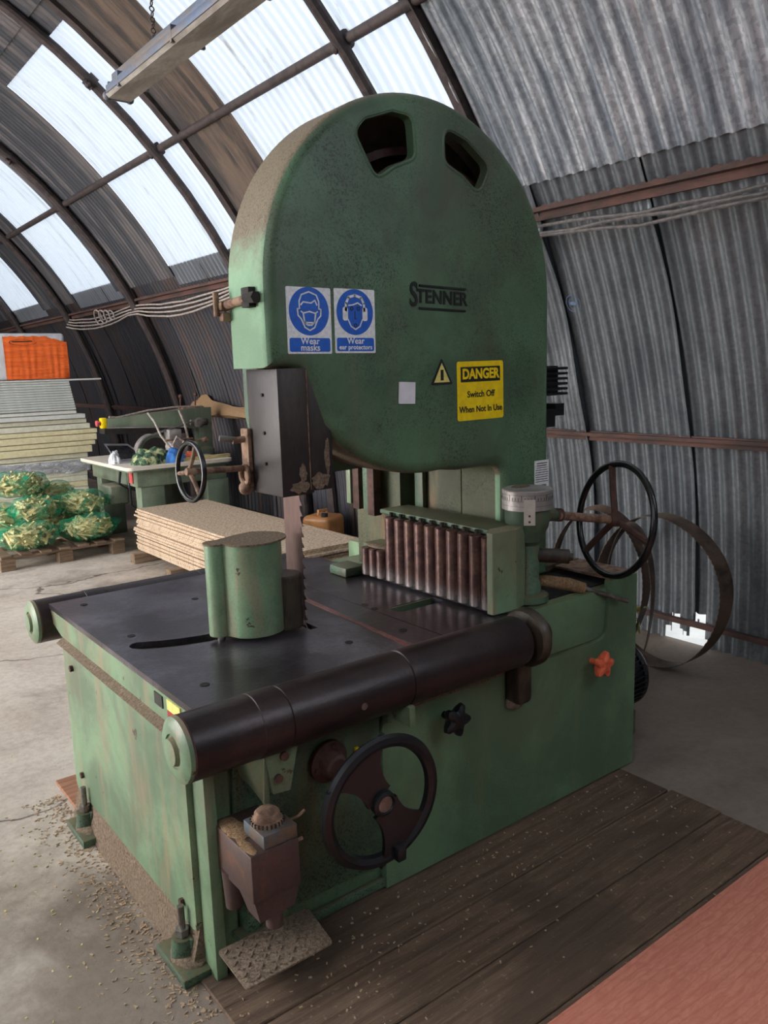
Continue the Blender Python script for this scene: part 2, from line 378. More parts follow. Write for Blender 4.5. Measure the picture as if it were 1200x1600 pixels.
def corr(name, light, mid, dark, rustc, streak=.6, farc=None, pat=None, rustamt=.3, dirty=None):
    t = NT(name); co = t.coord()
    st = t.noise(2.2, t.coord((.7, 7, .7)), 8, .68, .3, .36, .64)
    sp = t.new('ShaderNodeTexVoronoi'); sp.inputs['Scale'].default_value = 58; t.l.new(t.coord(), sp.inputs['Vector'])
    spn = t.ramp(t.sep(sp.outputs['Color'], 0), .2, .9)
    c = t.mix(st, mid, light); c = t.mix(t.math('MULTIPLY', spn, .35), c, dark)
    bl = t.noise(1.3, t.coord((1, 1.6, 1), loc=(4, 2, 1)), 6, .6, .5, .46, .66); c = t.mix(t.math('MULTIPLY', bl, .55), c, dark)
    r = t.noise(1.7, t.coord((.5, 9, .5), loc=(2, 0, 0)), 7, .7, .2, .56, .7); c = t.mix(t.math('MULTIPLY', r, rustamt), c, rustc)
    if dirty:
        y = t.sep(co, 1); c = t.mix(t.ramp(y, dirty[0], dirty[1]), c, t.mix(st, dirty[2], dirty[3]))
    if farc:  # far sheets: darker metal, with backlit contrast also put into the colour
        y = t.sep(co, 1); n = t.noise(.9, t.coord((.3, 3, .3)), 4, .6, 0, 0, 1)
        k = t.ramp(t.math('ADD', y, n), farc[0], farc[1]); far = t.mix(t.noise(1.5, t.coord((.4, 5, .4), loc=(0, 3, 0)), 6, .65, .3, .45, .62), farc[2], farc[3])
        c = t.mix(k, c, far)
    t.bump(st, .25, .004); return t.done(c, .42, .55)
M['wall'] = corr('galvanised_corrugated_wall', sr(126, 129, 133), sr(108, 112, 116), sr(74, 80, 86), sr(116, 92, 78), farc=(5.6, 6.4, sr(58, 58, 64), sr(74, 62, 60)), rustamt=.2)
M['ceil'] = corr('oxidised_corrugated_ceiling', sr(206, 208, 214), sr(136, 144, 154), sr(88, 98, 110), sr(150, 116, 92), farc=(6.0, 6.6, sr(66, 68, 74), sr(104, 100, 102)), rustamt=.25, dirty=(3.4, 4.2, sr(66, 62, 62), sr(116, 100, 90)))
def skylight():
    t = NT('translucent_corrugated_fibreglass'); t.n.remove(t.p)
    st = t.noise(1.6, t.coord((.6, 7, .6)), 7, .7, .3, .50, .74); alg = t.noise(2.0, t.coord((.5, 3.2, .5), loc=(3, 9, 0)), 6, .7, .2, .6, .74)
    q = t.sep(t.coord(), 1); rg = t.ramp(t.math('SINE', t.math('MULTIPLY', q, 2*pi/.0762)), .2, 1.0)
    c = t.mix(t.math('MULTIPLY', st, .5), (.74, .78, .84), sr(150, 148, 142)); c = t.mix(t.math('MULTIPLY', alg, .8), c, sr(112, 98, 74)); c = t.mix(t.math('MULTIPLY', rg, .22), c, sr(120, 122, 126))
    tl = t.new('ShaderNodeBsdfTranslucent'); tr = t.new('ShaderNodeBsdfTransparent'); df = t.new('ShaderNodeBsdfDiffuse')
    t.l.new(c, tl.inputs[0]); t.l.new(c, tr.inputs[0]); t.l.new(c, df.inputs[0])
    m1 = t.new('ShaderNodeMixShader'); m1.inputs[0].default_value = .22; t.l.new(tl.outputs[0], m1.inputs[1]); t.l.new(tr.outputs[0], m1.inputs[2])
    m2 = t.new('ShaderNodeMixShader'); m2.inputs[0].default_value = .15; t.l.new(m1.outputs[0], m2.inputs[1]); t.l.new(df.outputs[0], m2.inputs[2])
    t.l.new(m2.outputs[0], t.n['Material Output'].inputs[0]); return t.m
M['skylight'] = skylight()
M['stamp'] = plain('faded_blue_stamp_ink', sr(84, 104, 132), .7, 0, .3, 40)
def concrete():
    t = NT('dusty_concrete'); co = t.coord(); n = t.noise(1.1, co, 8, .65, .5, .3, .7); f = t.noise(26, co, 6, .75, 0, .35, .68)
    c = t.mix(n, sr(208, 196, 182), sr(180, 166, 152)); c = t.mix(t.math('MULTIPLY', f, .3), c, sr(112, 98, 86)); sp_ = t.noise(60, co, 4, .75, 0, .62, .68); c = t.mix(t.math('MULTIPLY', sp_, .5), c, sr(96, 82, 70)); s2 = t.noise(45, t.coord(loc=(9, 1, 0)), 4, .75, 0, .63, .69); c = t.mix(t.math('MULTIPLY', s2, .5), c, sr(214, 202, 182))
    w = t.noise(3, t.coord(loc=(7, 7, 0)), 5, .6, .8, .52, .7); c = t.mix(t.math('MULTIPLY', w, .6), c, sr(204, 194, 180))
    d = t.noise(.75, t.coord(loc=(.6, 5.2, 0)), 6, .65, .3, .5, .68); c = t.mix(t.math('MULTIPLY', d, .6), c, sr(84, 70, 60))
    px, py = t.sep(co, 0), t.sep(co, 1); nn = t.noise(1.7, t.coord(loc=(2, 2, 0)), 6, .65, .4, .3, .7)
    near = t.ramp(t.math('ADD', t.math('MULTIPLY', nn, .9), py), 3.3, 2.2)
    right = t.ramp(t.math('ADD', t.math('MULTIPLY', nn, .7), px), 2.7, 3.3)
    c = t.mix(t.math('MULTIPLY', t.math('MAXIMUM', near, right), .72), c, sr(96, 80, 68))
    vo = t.new('ShaderNodeTexVoronoi', feature='DISTANCE_TO_EDGE'); vo.inputs['Scale'].default_value = .55
    nz = t.new('ShaderNodeTexNoise'); nz.inputs['Scale'].default_value = 2.5; nz.inputs['Detail'].default_value = 6; t.l.new(co, nz.inputs['Vector'])
    va = t.new('ShaderNodeVectorMath', operation='SCALE'); t.l.new(nz.outputs['Color'], va.inputs[0]); va.inputs['Scale'].default_value = .35
    vb = t.new('ShaderNodeVectorMath', operation='ADD'); t.l.new(co, vb.inputs[0]); t.l.new(va.outputs[0], vb.inputs[1]); t.l.new(vb.outputs[0], vo.inputs['Vector'])
    cr = t.ramp(vo.outputs[0], .007, .001); c = t.mix(t.math('MULTIPLY', cr, .75), c, sr(60, 50, 44))
    h = t.math('ADD', t.math('MULTIPLY', f, .4), t.math('SUBTRACT', n, cr)); t.bump(h, .2, .006)
    return t.done(c, .9, 0, .2)
M['floor'] = concrete()
M['ground'] = plain('gravel_ground', sr(236, 232, 224), .9, 0, .1, 6)

# ------------------------------------------------------------------ building shell
def sheet(b, y0, y1, a0, a1, roff=0, da=2.0, pitch=.0762, amp=.0125, per=6, lift=None, hole=None, wave=True):
    n = max(2, int(round((y1-y0)/pitch*per))); k = max(1, int(round(abs(a1-a0)/da)))
    vs = []
    for j in range(k+1):
        a = a0+(a1-a0)*j/k; row = []
        for i in range(n+1):
            y = y0+(y1-y0)*i/n; r = VR+roff+amp*cos(2*pi*y/pitch)
            if lift: r -= lift(y, a)
            row.append(b.verts.new(vp(a, y, r)))
        vs.append(row)
    for j in range(k):
        for i in range(n):
            if hole and hole(vs[j][i].co): continue
            b.faces.new((vs[j][i], vs[j][i+1], vs[j+1][i+1], vs[j+1][i]))
def vault(name, mat, parts):
    q = MB()
    for p in parts: sheet(q.b, *p[0], **p[1])
    return struct(q.build(name, mat, recalc=False, sharp=80))
YA, YB = -4.0, 16.5
def in_hole(c):
    if c.z > .2 or not 2.30 < c.y < 2.66: return False
    e = .035*sin(c.y*61)+.03*sin(c.y*143+1)+.02*sin(c.z*90)
    return (2.34 < c.y+e*.4 < 2.45 and c.z < .13+e) or (2.50 < c.y-e*.4 < 2.58 and c.z < .10-e) or (2.34 < c.y < 2.6 and c.z < .045+e*.3)
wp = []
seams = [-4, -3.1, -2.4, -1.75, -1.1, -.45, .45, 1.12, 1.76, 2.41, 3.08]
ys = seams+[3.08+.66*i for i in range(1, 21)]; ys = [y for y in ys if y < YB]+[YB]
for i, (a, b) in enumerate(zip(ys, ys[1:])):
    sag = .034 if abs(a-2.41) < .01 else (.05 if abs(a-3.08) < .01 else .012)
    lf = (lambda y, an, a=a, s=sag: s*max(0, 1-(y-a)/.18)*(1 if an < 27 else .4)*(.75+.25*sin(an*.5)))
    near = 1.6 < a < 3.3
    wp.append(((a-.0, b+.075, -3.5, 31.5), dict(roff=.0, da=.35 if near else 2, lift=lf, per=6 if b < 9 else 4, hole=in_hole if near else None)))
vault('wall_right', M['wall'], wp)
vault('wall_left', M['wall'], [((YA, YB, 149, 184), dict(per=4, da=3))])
cp = []; ysk = [YA]+[v for p in PANELS_R for v in p]+[YB]
for i in range(0, len(ysk), 2): cp.append(((ysk[i], ysk[i+1], 30.2, 58), dict(roff=-.02, da=2)))
for p in PANELS_R: cp.append(((p[0], p[1], A1, 58), dict(roff=-.02)))
cp.append(((YA, YB, 57, 100), dict(roff=-.035, da=3, per=5)))
ysl = [YA]+[v for p in PANELS_L for v in p]+[YB]
for i in range(0, len(ysl), 2): cp.append(((ysl[i], ysl[i+1], 100, 150), dict(roff=-.02, da=3, per=4)))
for p in PANELS_L: cp.append(((p[0], p[1], 100, 108), dict(roff=-.02, per=4)))
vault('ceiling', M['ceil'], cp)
for i, p in enumerate(PANELS_R):
    nm = 'window_%d' % (i+1)
    vault(nm, M['skylight'], [((p[0]-.05, p[1]+.05, A0, A1+1.5), dict(roff=-.004, da=1.5))])  # the first one is the added skylight behind the camera
for i, p in enumerate(PANELS_L):
    vault('window_%d' % (i+6), M['skylight'], [((p[0]-.03, p[1]+.03, 107, 150), dict(roff=0, da=3, per=4))])
q = MB()
for yy in (YA, YB):
    q.poly([(VX+VR*cos(radians(t)), max(0, VZ+VR*sin(radians(t)))) for t in range(-2, 183, 5)], [], XZ, yy, yy+(.05 if yy > 0 else -.05))
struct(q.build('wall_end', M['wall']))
q = MB(); q.box(-5.5, 4.045, YA, YB, -.12, 0); struct(q.build('floor', M['floor']))
q = MB(); q.box(-30, 30, -30, 40, -.3, -.14); struct(q.build('ground_outside', M['ground']))
for aa, yy, rr_, tone in ((1.5, 1.86, .085, 1), (22, 3.02, .05, .5)):
    q = MB(); mk = []
    def on(u, v, d, aa=aa, yy=yy): return vp(aa+math.degrees(v/VR), yy+u, VR-.026-d*.3)
    for r0, r1_ in ((rr_, rr_*.93), (rr_*.62, rr_*.57)): q.poly(arc(0, 0, r0, 0, 351, 40), [arc(0, 0, r1_, 0, 351, 40)], on, 0, .001)
    for k in range(-2, 3): q.poly([(k*rr_*.2-.004, -rr_*.2), (k*rr_*.2+.004, -rr_*.2), (k*rr_*.2+.004, rr_*.2), (k*rr_*.2-.004, rr_*.2)], [], on, 0, .001)
    struct(q.build('trim_%d' % (20+int(tone*2)), M['stamp'], recalc=False))
# arched ribs, purlins and scaffold pole
def rib(y, r, off, mat, a0=-2, a1=182, n='trim_1'):
    q = MB(); q.tube([vp(a0+(a1-a0)*i/46, y, VR-off) for i in range(47)], r, 10); o = struct(q.build(n, mat)); return o
ribs = []
for i, y in enumerate((-2.5, 3.84, 6.40, 8.87, 11.23, 13.7)): ribs.append(rib(y, .038 if y < 8 else .045, .075, M['rib'], n='trim_%d' % (i+1)))
def iron(y, w, d, n, a0=-2, a1=182):
    q = MB(); rings = []
    for i in range(47):
        a = a0+(a1-a0)*i/46
        rings.append([vp(a, y-w/2, VR-.015), vp(a, y+w/2, VR-.015), vp(a, y+w/2, VR-.03), vp(a, y-w/2+.012, VR-.03), vp(a, y-w/2+.012, VR-d), vp(a, y-w/2, VR-d)])
    q.loops(rings, True, True, True); return struct(q.build(n, M['rib']))
iron(3.31, .10, .07, 'trim_7', 30.4, 182); iron(6.02, .12, .05, 'trim_8')
def purlin(x, z, n, s=.045, y1=YB):
    q = MB(); q.box(x-.008, x+.004, YA, y1, z-s, z+s*.6); q.box(x-s*1.1, x, YA, y1, z-s*.2, z+.012); return struct(q.build(n, M['purlin']))
purlin(3.462, 2.395, 'trim_9', .05); purlin(3.905, 1.17, 'trim_10', .035); purlin(4.0, .135, 'trim_11', .022)
q = MB(); q.cyl((2.765, YA, 3.335), (2.765, YB, 3.335), .03, n=14)
pole = struct(q.build('trim_12', M['rib']))
def coupler(name, c, par, ax=(0, 1, 0)):
    q = MB(); c = Vector(c); ax = Vector(ax)
    q.cyl(c-ax*.035, c+ax*.035, .052, n=12); o = ax.orthogonal().normalized()
    q.cyl(c-o*.075, c+o*.075, .018, n=8); q.cyl(c+ax*.03-o*.05, c+ax*.03+o*.08, .014, n=6)
    q.sphere(c+o*.075, .026, sub=1); q.sphere(c-o*.075, .026, sub=1)
    return q.build(name, M['rib'], par)
for rb, y in zip(ribs[1:4], (3.84, 6.40, 8.87)): coupler('coupler', (2.765, y+.02, 3.335), rb)
tv = vp(50.5, 6.40, VR-.075); coupler('coupler', tv, ribs[2], (vp(51.5, 6.4)-vp(49.5, 6.4)).normalized())
tv = vp(50, 8.87, VR-.075); coupler('coupler', tv, ribs[3], (vp(51, 8.87)-vp(49, 8.87)).normalized())
# ------------------------------------------------------------------ the band resaw
saw = thing('band_resaw', (1.68, 2.35, 0), 'big green cast iron band resaw in the middle of the shed', 'sawing machine')
def part(q, name, mat, par=None, label=None, **k):
    o = q.build(name, mat, par or saw, **k)
    if label: o['label'] = label
    return o
M['brown_inside'] = plain('brown_dusty_inside', sr(120, 98, 84), .9, 0, .3, 9)
# cabinet
q = MB(); q.box(.79, 2.575, 1.835, 2.93, .015, .70, .006); q.box(1.93, 2.575, 1.835, 2.93, .70, .765, .006)
cabinet = part(q, 'cabinet', M['green_door'])
q = MB()
q.poly(fillet([(1.87, .115, .03), (2.90, .115, .03), (2.90, .655, .03), (1.87, .655, .03)], .03), [], YZ, .752, .785)
sidep = part(q, 'side_panel', M['green'])
for y, z in ((2.80, .60), (1.93, .60), (1.95, .17), (2.8, .2)):
    b = MB(); b.cyl((.756, y, z), (.741, y, z), .011, n=6); part(b, 'bolt', M['rust'], sidep)
q = MB(); q.box(.768, .80, 1.795, 1.868, 0, .665, .003); q.box(.79, .85, 1.822, 1.84, .02, .665, .003); part(q, 'corner_post', M['green'], label='dusty pale green corner post')
q = MB(); q.loops([[Vector(p) for p in ((.79, y, .13), (.762, y, .13), (.728, y, .0), (.79, y, 0))] for y in (1.87, 2.9)], True, True, True); part(q, 'plinth', M['sawdust_grey'], label='dust covered sloping foot of the side')
q = MB(); q.loops([[Vector(p) for p in ((.79, y, .685), (.745, y, .655), (.752, y, .645), (.79, y, .645))] for y in (1.84, 2.95)], True, True, True); part(q, 'ledge', M['sawdust_grey'])
for y in (1.93, 2.76):
    q = MB(); q.box(.69, .79, y-.10, y+.09, 0, .028, .006); q.cyl((.735, y, .028), (.735, y, .085), .036, .03, 16)
    q.box(.74, .80, y-.04, y+.05, .02, .09, .01)
    f = part(q, 'foot', M['green_dark'])
    b = MB(); b.cyl((.735, y, .08), (.735, y, .175), .0095, n=10); b.cyl((.735, y, .088), (.735, y, .108), .02, n=6); part(b, 'levelling_bolt', M['steel'], f)
    b = MB(); b.sphere((.75, y-.01, .03), .055, 1, 1.2, .25, 3, .06, 3); part(b, 'sawdust', M['sawdust_grey'], f)
# front door with slot
out = [(1.345, .018, 0), (2.588, .018, 0), (2.588, .795, .01), (2.425, .795, .01), (2.405, .575, .05), (1.955, .575, .0), (1.955, .60, 0), (1.945, .60, 0), (1.945, .455, .035), (1.865, .455, .035), (1.865, .585, 0), (1.40, .585, .02), (1.345, .55, .02)]
q = MB(); q.poly(fillet(out, .01, 4), [], XZ, 1.806, 1.834); door = part(q, 'front_door', M['green_door'])
q = MB(); q.poly(fillet([(1.96, .582, 0), (2.402, .582, .05), (2.418, .765, 0), (1.96, .765, 0)], .01, 5), [], XZ, 1.817, 1.836); part(q, 'upper_panel', M['green_door'])
q = MB(); q.loops([[Vector(p) for p in ((x, 1.84, .625), (x, 1.802, .592), (x, 1.802, .578), (x, 1.84, .578))] for x in (1.385, 1.86)], True, True, True); part(q, 'ledge', M['sawdust_grey'])
q = MB(); q.box(.86, 1.345, 1.815, 1.836, .10, .66, .004); q.box(.86, 1.345, 1.812, 1.83, .02, .05, .004); part(q, 'front_panel', M['green_dark'], label='dark green recessed panel behind the handwheel')
q = MB(); q.box(1.34, 1.375, 1.79, 1.84, .60, .67, .004); q.cyl((1.36, 1.80, .565), (1.36, 1.80, .60), .016, n=12); part(q, 'stop_block', M['green_dark'])
def star_knob(c, mat, r, par, lab, lobes=5, ph=0, sh=.03):
    q = MB(); c = Vector(c); n = 60; rings = []
    for rr, h in ((.55, .035), (.95, .026), (1, .012), (.8, 0), (.45, -.012)):
        rings.append([c+Vector((r*rr*(.80+.20*cos(lobes*(2*pi*k/n)+ph))*cos(2*pi*k/n), -h, r*rr*(.80+.20*cos(lobes*(2*pi*k/n)+ph))*sin(2*pi*k/n))) for k in range(n)])
    q.loops(rings, True, True, True); q.cyl(c, c+Vector((0, sh+.03, 0)), r*.22, n=14)
    return part(q, 'star_knob', mat, par, lab)
star_knob((1.592, 1.765, .515), M['black'], .056, door, 'black star knob', ph=.6)
star_knob((2.318, 1.765, .510), M['orange'], .052, door, 'orange star knob', ph=-.5)
# deck, board and grime behind the guard
q = MB(); q.box(1.93, 2.56, 1.86, 2.75, .764, .772); part(q, 'deck', M['dark'])
q = MB(); q.box(2.06, 2.60, 2.10, 2.27, .773, .803, .003, rz=-.03); part(q, 'deck_board', M['plank'], label='worn wooden board on the deck')
q = MB(); q.poly([(2.43, .803), (2.59, .803), (2.585, .795), (2.43, .795)], [], XZ, 1.81, 2.08); part(q, 'deck_lip', M['rust_tan'])
# motor low at the right
q = MB(); c = Vector((2.70, 2.06, .262))
q.cyl((2.56, 2.06, .262), (2.66, 2.06, .262), .13, n=32); q.cyl((2.64, 2.06, .262), (2.82, 2.06, .262), .134, n=40)
for k in range(40):
    a = 2*pi*k/40; d = Vector((0, cos(a), sin(a))); M3 = Matrix(((1, 0, 0), (0, d.y, -d.z), (0, d.z, d.y)))
    p = c+d*.138; q.box(p.x-.11, p.x+.13, p.y-.012, p.y+.012, p.z-.003, p.z+.003, M=M3)
q.lathe((2.82, 2.06, .262), (1, 0, 0), [(.145, 0), (.15, .02), (.13, .05), (.07, .08)], 32); part(q, 'main_motor', M['black'], label='black finned electric motor')
q = MB(); q.box(2.58, 2.84, 1.97, 2.15, .0, .11, .006); part(q, 'motor_mount', M['green_dark'])
# table
slot = [(.845, 2.385), (.90, 2.352), (.96, 2.327), (1.03, 2.308), (1.12, 2.295), (1.20, 2.29)]
sl = [(x-.012, y-.036) for x, y in slot]+arc(1.20, 2.29, .036, -80, 80, 6)+[(x+.006, y+.034) for x, y in slot[::-1]]+arc(.850, 2.385, .034, 115, 240, 6)
rec = rrect(1.655, 1.86, 2.095, 2.168, .02)
blade_slot = [(1.325, 2.15), (1.355, 2.15), (1.355, 2.34), (1.325, 2.34)]
q = MB(); q.poly([(.765, 1.812), (1.905, 1.812), (1.905, 2.98), (1.80, 3.075), (.765, 3.075)], [sl, rec, blade_slot], XY, .77, .752)
table = part(q, 'table', M['table'], label='dark polished steel table top')
q = MB(); q.poly([(1.818, .752), (3.07, .752), (3.06, .70), (2.96, .672), (1.84, .672), (1.818, .70)], [], YZ, .768, .80)
q.box(.80, 1.90, 1.822, 1.84, .69, .752); q.box(.80, 1.90, 3.04, 3.06, .69, .752); q.box(1.88, 1.9, 1.84, 3.04, .69, .752)
apron = part(q, 'table_apron', M['green'], table)
for (x, y) in ((.86, 2.968), (.86, 2.491), (.86, 1.948), (1.62, 2.253), (1.346, 1.963), (1.615, 2.19), (1.542, 1.94), (1.2, 2.75), (1.55, 2.6)):
    b = MB(); b.lathe((x, y, .7705), (0, 0, 1), [(.013, 0), (.013, .0012), (.008, .0012), (.008, .0006)], 16); part(b, 'countersunk_bolt', M['dark'], table)
q = MB(); q.poly([(1.455, 1.814), (1.475, 1.814), (1.515, 2.55), (1.495, 2.55)], [], XY, .7712, .769); part(q, 'wear_strip', M['insert'], table)
q = MB(); q.box(1.60, 1.603, 1.815, 3.0, .7695, .7708); part(q, 'table_seam', M['dark'], table)
q = MB(); q.box(1.66, 1.85, 2.158, 2.17, .735, .768); q.box(1.66, 1.85, 2.095, 2.165, .72, .728); part(q, 'recess_lip', M['green_dark'], table)
q = MB(); q.box(.84, 1.22, 2.2, 2.45, .70, .702); part(q, 'slot_floor', M['dark'], table)
q = MB(); q.box(.7645, .768, 2.02, 2.075, .705, .74); part(q, 'rating_plate', M['black'], apron)
q = MB(); q.box(.7640, .768, 1.90, 1.985, .715, .745); q.mi = 1; q.box(.7640, .768, 1.90, 1.985, .675, .714); part(q, 'warning_label', [M['pale_yellow'], M['red']], apron)
# infeed roller (front) and outfeed roller (back)
def roller(Y, Z, R, name, lab, X0=.69):
    q = MB()
    pr = [(R*.8, .0), (R, .006), (R, .185), (R+.002, .187), (R+.002, .262), (R-.003, .264), (R-.003, .268), (R, .270), (R, .652), (R-.004, .654), (R-.004, .66), (R, .662), (R, 1.13), (R*.96, 1.145)]
    q.lathe((X0, Y, Z), (1, 0, 0), pr, 48); ro = part(q, name, M['roller'], label=lab)
    b = MB(); b.lathe((X0+.002, Y, Z), (-1, 0, 0), [(R*1.0, 0), (R*.99, .012), (R*.78, .022), (R*.52, .022), (R*.5, .017), (R*.44, .017), (R*.4, .03), (R*.12, .032)], 40)
    part(b, 'end_cap', M['green'], ro, 'green cast end cap')
    b = MB(); b.lathe((X0+.001, Y, Z), (1, 0, 0), [(R*1.004, 0), (R*1.006, .004), (R*.99, .006)], 48); part(b, 'worn_rim', M['rust'], ro)
    b = MB(); b.cyl((1.17, Y-R-.002, Z-.005), (1.17, Y-R+.01, Z-.005), .010, n=12); part(b, 'grub_screw', M['steel'], ro)
    return ro
RY, RZ, RR = 1.728, .722, .082
fr = roller(RY, RZ, RR, 'infeed_roller', 'dark brown steel roller along the front of the table')
roller(3.135, .695, RR, 'outfeed_roller', 'dark steel roller along the back of the table', .725)
# roller brackets
q = MB(); q.poly([(.895, .655), (.995, .655), (.965, .53), (.915, .535)], [], XZ, 1.70, 1.712)
q.poly([(1.70, .655), (1.83, .655), (1.83, .60), (1.715, .50)], [], YZ, .895, .91)
q.loops([[Vector(p) for p in ((.85, 1.74, .66), (.90, 1.70, .66), (.90, 1.83, .66), (.85, 1.83, .66))], [Vector(p) for p in ((.885, 1.76, .54), (.90, 1.72, .50), (.90, 1.83, .53), (.88, 1.83, .55))]], True, True, True)
br = part(q, 'roller_bracket', M['green'])
for x, z in ((.93, .575), (.95, .63)):
    b = MB(); b.cyl((x, 1.700, z), (x, 1.692, z), .012, n=12); part(b, 'bolt', M['rust'], br)
q = MB(); q.box(1.335, 1.358, 1.66, 1.74, .60, .66, .005); part(q, 'roller_collar', M['green'], fr)
# casting at right end of the roller
q = MB(); q.lathe((1.835, RY+.01, RZ-.005), (1, 0, 0), [(.045, 0), (.05, .03), (.09, .04), (.097, .05), (.097, .075), (.085, .085), (.055, .1), (.05, .13)], 36)
q.box(1.87, 1.94, 1.745, 1.82, .475, .69, .02, seg=3); q.box(1.865, 1.945, 1.78, 1.84, .64, .76, .02)
part(q, 'roller_end_casting', M['greasy'], label='greasy brown round casting at the roller end')
q = MB(); q.sphere((1.905, 1.80, .47), .038, 1, .7, .7, 3, .05, 5); part(q, 'sawdust', M['sawdust_grey'])
# big handwheel
hw = Vector((1.166, 1.575, .475)); nrm = Vector((-.02, -1, -.04)).normalized()
q = MB(); Rm = rot_to(nrm); rings = []
for i in range(65):
    a = 2*pi*i/64
    rings.append([hw+Rm @ Vector(((.167+x*1.2)*cos(a), (.167+x*1.2)*sin(a), h)) for x, h in ((-.014, -.008), (-.011, .006), (0, .013), (.012, .009), (.017, -.002), (.012, -.013), (-.004, -.016))])
q.loops(rings); handwheel = part(q, 'handwheel', M['black'], label='large black moulded handwheel')
q = MB()
def spoke(sgn):
    pts = []
    for k in range(13):
        t = k/12; r = .02+.138*t; w = .030+.012*(1-t)**2 + .075*t**2.2; pts.append((r, w))
    L = [(w, sgn*r) for r, w in pts]+[(-w, sgn*r) for r, w in pts[::-1]]
    th = radians(30); return [(x*cos(th)-y*sin(th), x*sin(th)+y*cos(th)) for x, y in L]
F = lambda u, v, d: hw+Vector((u, 0, v))+nrm*d
for sg in (1, -1): q.poly(spoke(sg), [], F, .004, -.008)
part(q, 'spokes', M['black'], handwheel)
q = MB(); q.lathe(hw-nrm*.02, nrm, [(.03, 0), (.036, .02), (.034, .034), (.026, .038), (.024, .034)], 32); part(q, 'hub', M['black'], handwheel)
q = MB(); q.lathe(hw+nrm*.012, nrm, [(.022, 0), (.022, .004), (.01, .006)], 20); part(q, 'hub_cap', M['steel'], handwheel)
q = MB(); q.box(-.014, .014, -.012, .012, -.02, .02, .004)
for v in q.b.verts: v.co = hw+Vector((.045, -.012, -.160))+v.co
part(q, 'grip_lug', M['black'], handwheel)
q = MB(); q.lathe((1.152, 1.815, .505), (.05, -1, -.06), [(.062, 0), (.062, .014), (.042, .02), (.034, .05), (.026, .055), (.024, .14), (.03, .15), (.03, .22)], 32); fl = part(q, 'wheel_bearing', M['rust'])
for k in range(3):
    a = radians(75+120*k); b = MB(); b.cyl((1.152+.047*cos(a), 1.803, .505+.047*sin(a)), (1.152+.047*cos(a), 1.79, .505+.047*sin(a)), .009, n=6); part(b, 'bolt', M['rust'], fl)
q = MB(); q.box(1.245, 1.258, 1.80, 1.812, .455, .515, .002); part(q, 'yellow_tag', M['yellow'])
q = MB(); q.lathe((1.256, 1.815, .435), (0, -1, 0), [(.014, 0), (.014, .02), (.02, .025), (.018, .045)], 20); part(q, 'stop_button', M['red'], label='small red push button')
# gearbox low at the left corner
q = MB(); q.box(.795, .93, 1.61, 1.82, .325, .452, .004)
q.loops([[Vector(p) for p in ((.80, 1.614, .326), (.925, 1.614, .326), (.925, 1.70, .326), (.80, 1.70, .326))], [Vector(p) for p in ((.815, 1.62, .262), (.915, 1.62, .268), (.915, 1.68, .262), (.815, 1.68, .262))]], True, True, True)
gb = part(q, 'gearbox', M['gearbox'], label='brown grimy gearbox housing')
q = MB(); q.box(.835, .93, 1.615, 1.72, .452, .488, .003); part(q, 'terminal_box', M['blue_steel'], gb)
q = MB(); q.lathe((.878, 1.672, .488), (0, 0, 1), [(.042, 0), (.042, .008), (.034, .012), (.032, .026), (.026, .032), (.01, .034)], 28); part(q, 'adjusting_knob', M['rust_tan'], gb)
b = MB()
for k in range(24):
    a = 2*pi*k/24; b.box(.878+.041*cos(a)-.002, .878+.041*cos(a)+.002, 1.672+.041*sin(a)-.002, 1.672+.041*sin(a)+.002, .489, .499)
part(b, 'knurling', M['dark'], gb)
q = MB(); q.cyl((.815, 1.76, .34), (.815, 1.76, .235), .028, .022, 18); q.cyl((.84, 1.77, .34), (.84, 1.77, .25), .024, .018, 18); part(q, 'cylinder', M['gearbox'], gb); q = MB(); q.cyl((.865, 1.64, .27), (.865, 1.64, .225), .022, n=16); part(q, 'drain_plug', M['gearbox'], gb)
q = MB(); q.tube([(.93, 1.66, .475), (.955, 1.655, .478), (.975, 1.65, .492)], .004, 8); q.tube([(.93, 1.63, .43), (.95, 1.625, .436)], .005, 8); part(q, 'pin', M['rust_tan'], gb)
q = MB(); q.sphere((.925, 1.72, .30), .036, .8, 1, 1.3, 3, .05, 4); part(q, 'motor_cap', M['blue_steel'], gb)
q = MB()
for i in range(14):
    for j in range(10): pass
q.sphere((.825, 1.75, .45), .05, .6, 1.3, .2, 3, .10, 9); q.sphere((.81, 1.66, .452), .03, .45, 1.6, .15, 3, .1, 9); part(q, 'sawdust', M['sawdust'], gb)
# tread plate
q = MB(); q.poly(fillet([(.757, 1.60), (1.012, 1.603), (1.036, 1.765), (.762, 1.768)], .012), [], XY, .122, .117); tp = part(q, 'tread_plate', M['sawdust_grey'], label='small chequered step plate covered in sawdust')
b = MB()
for i in range(11):
    for j in range(6):
        x = .777+.0235*i; y = 1.618+.026*j; rz = .75 if (i+j) % 2 else -.75
        if x > 1.01: continue
        b.box(x-.009, x+.009, y-.0025, y+.0025, .121, .1255, .001, rz=rz, seg=1)
part(b, 'tread_bars', M['sawdust_grey'], tp)
q = MB(); q.box(.86, .90, 1.78, 1.83, .09, .20, .004); q.box(.83, .99, 1.76, 1.82, .10, .117); part(q, 'step_bracket', M['green_dark'])
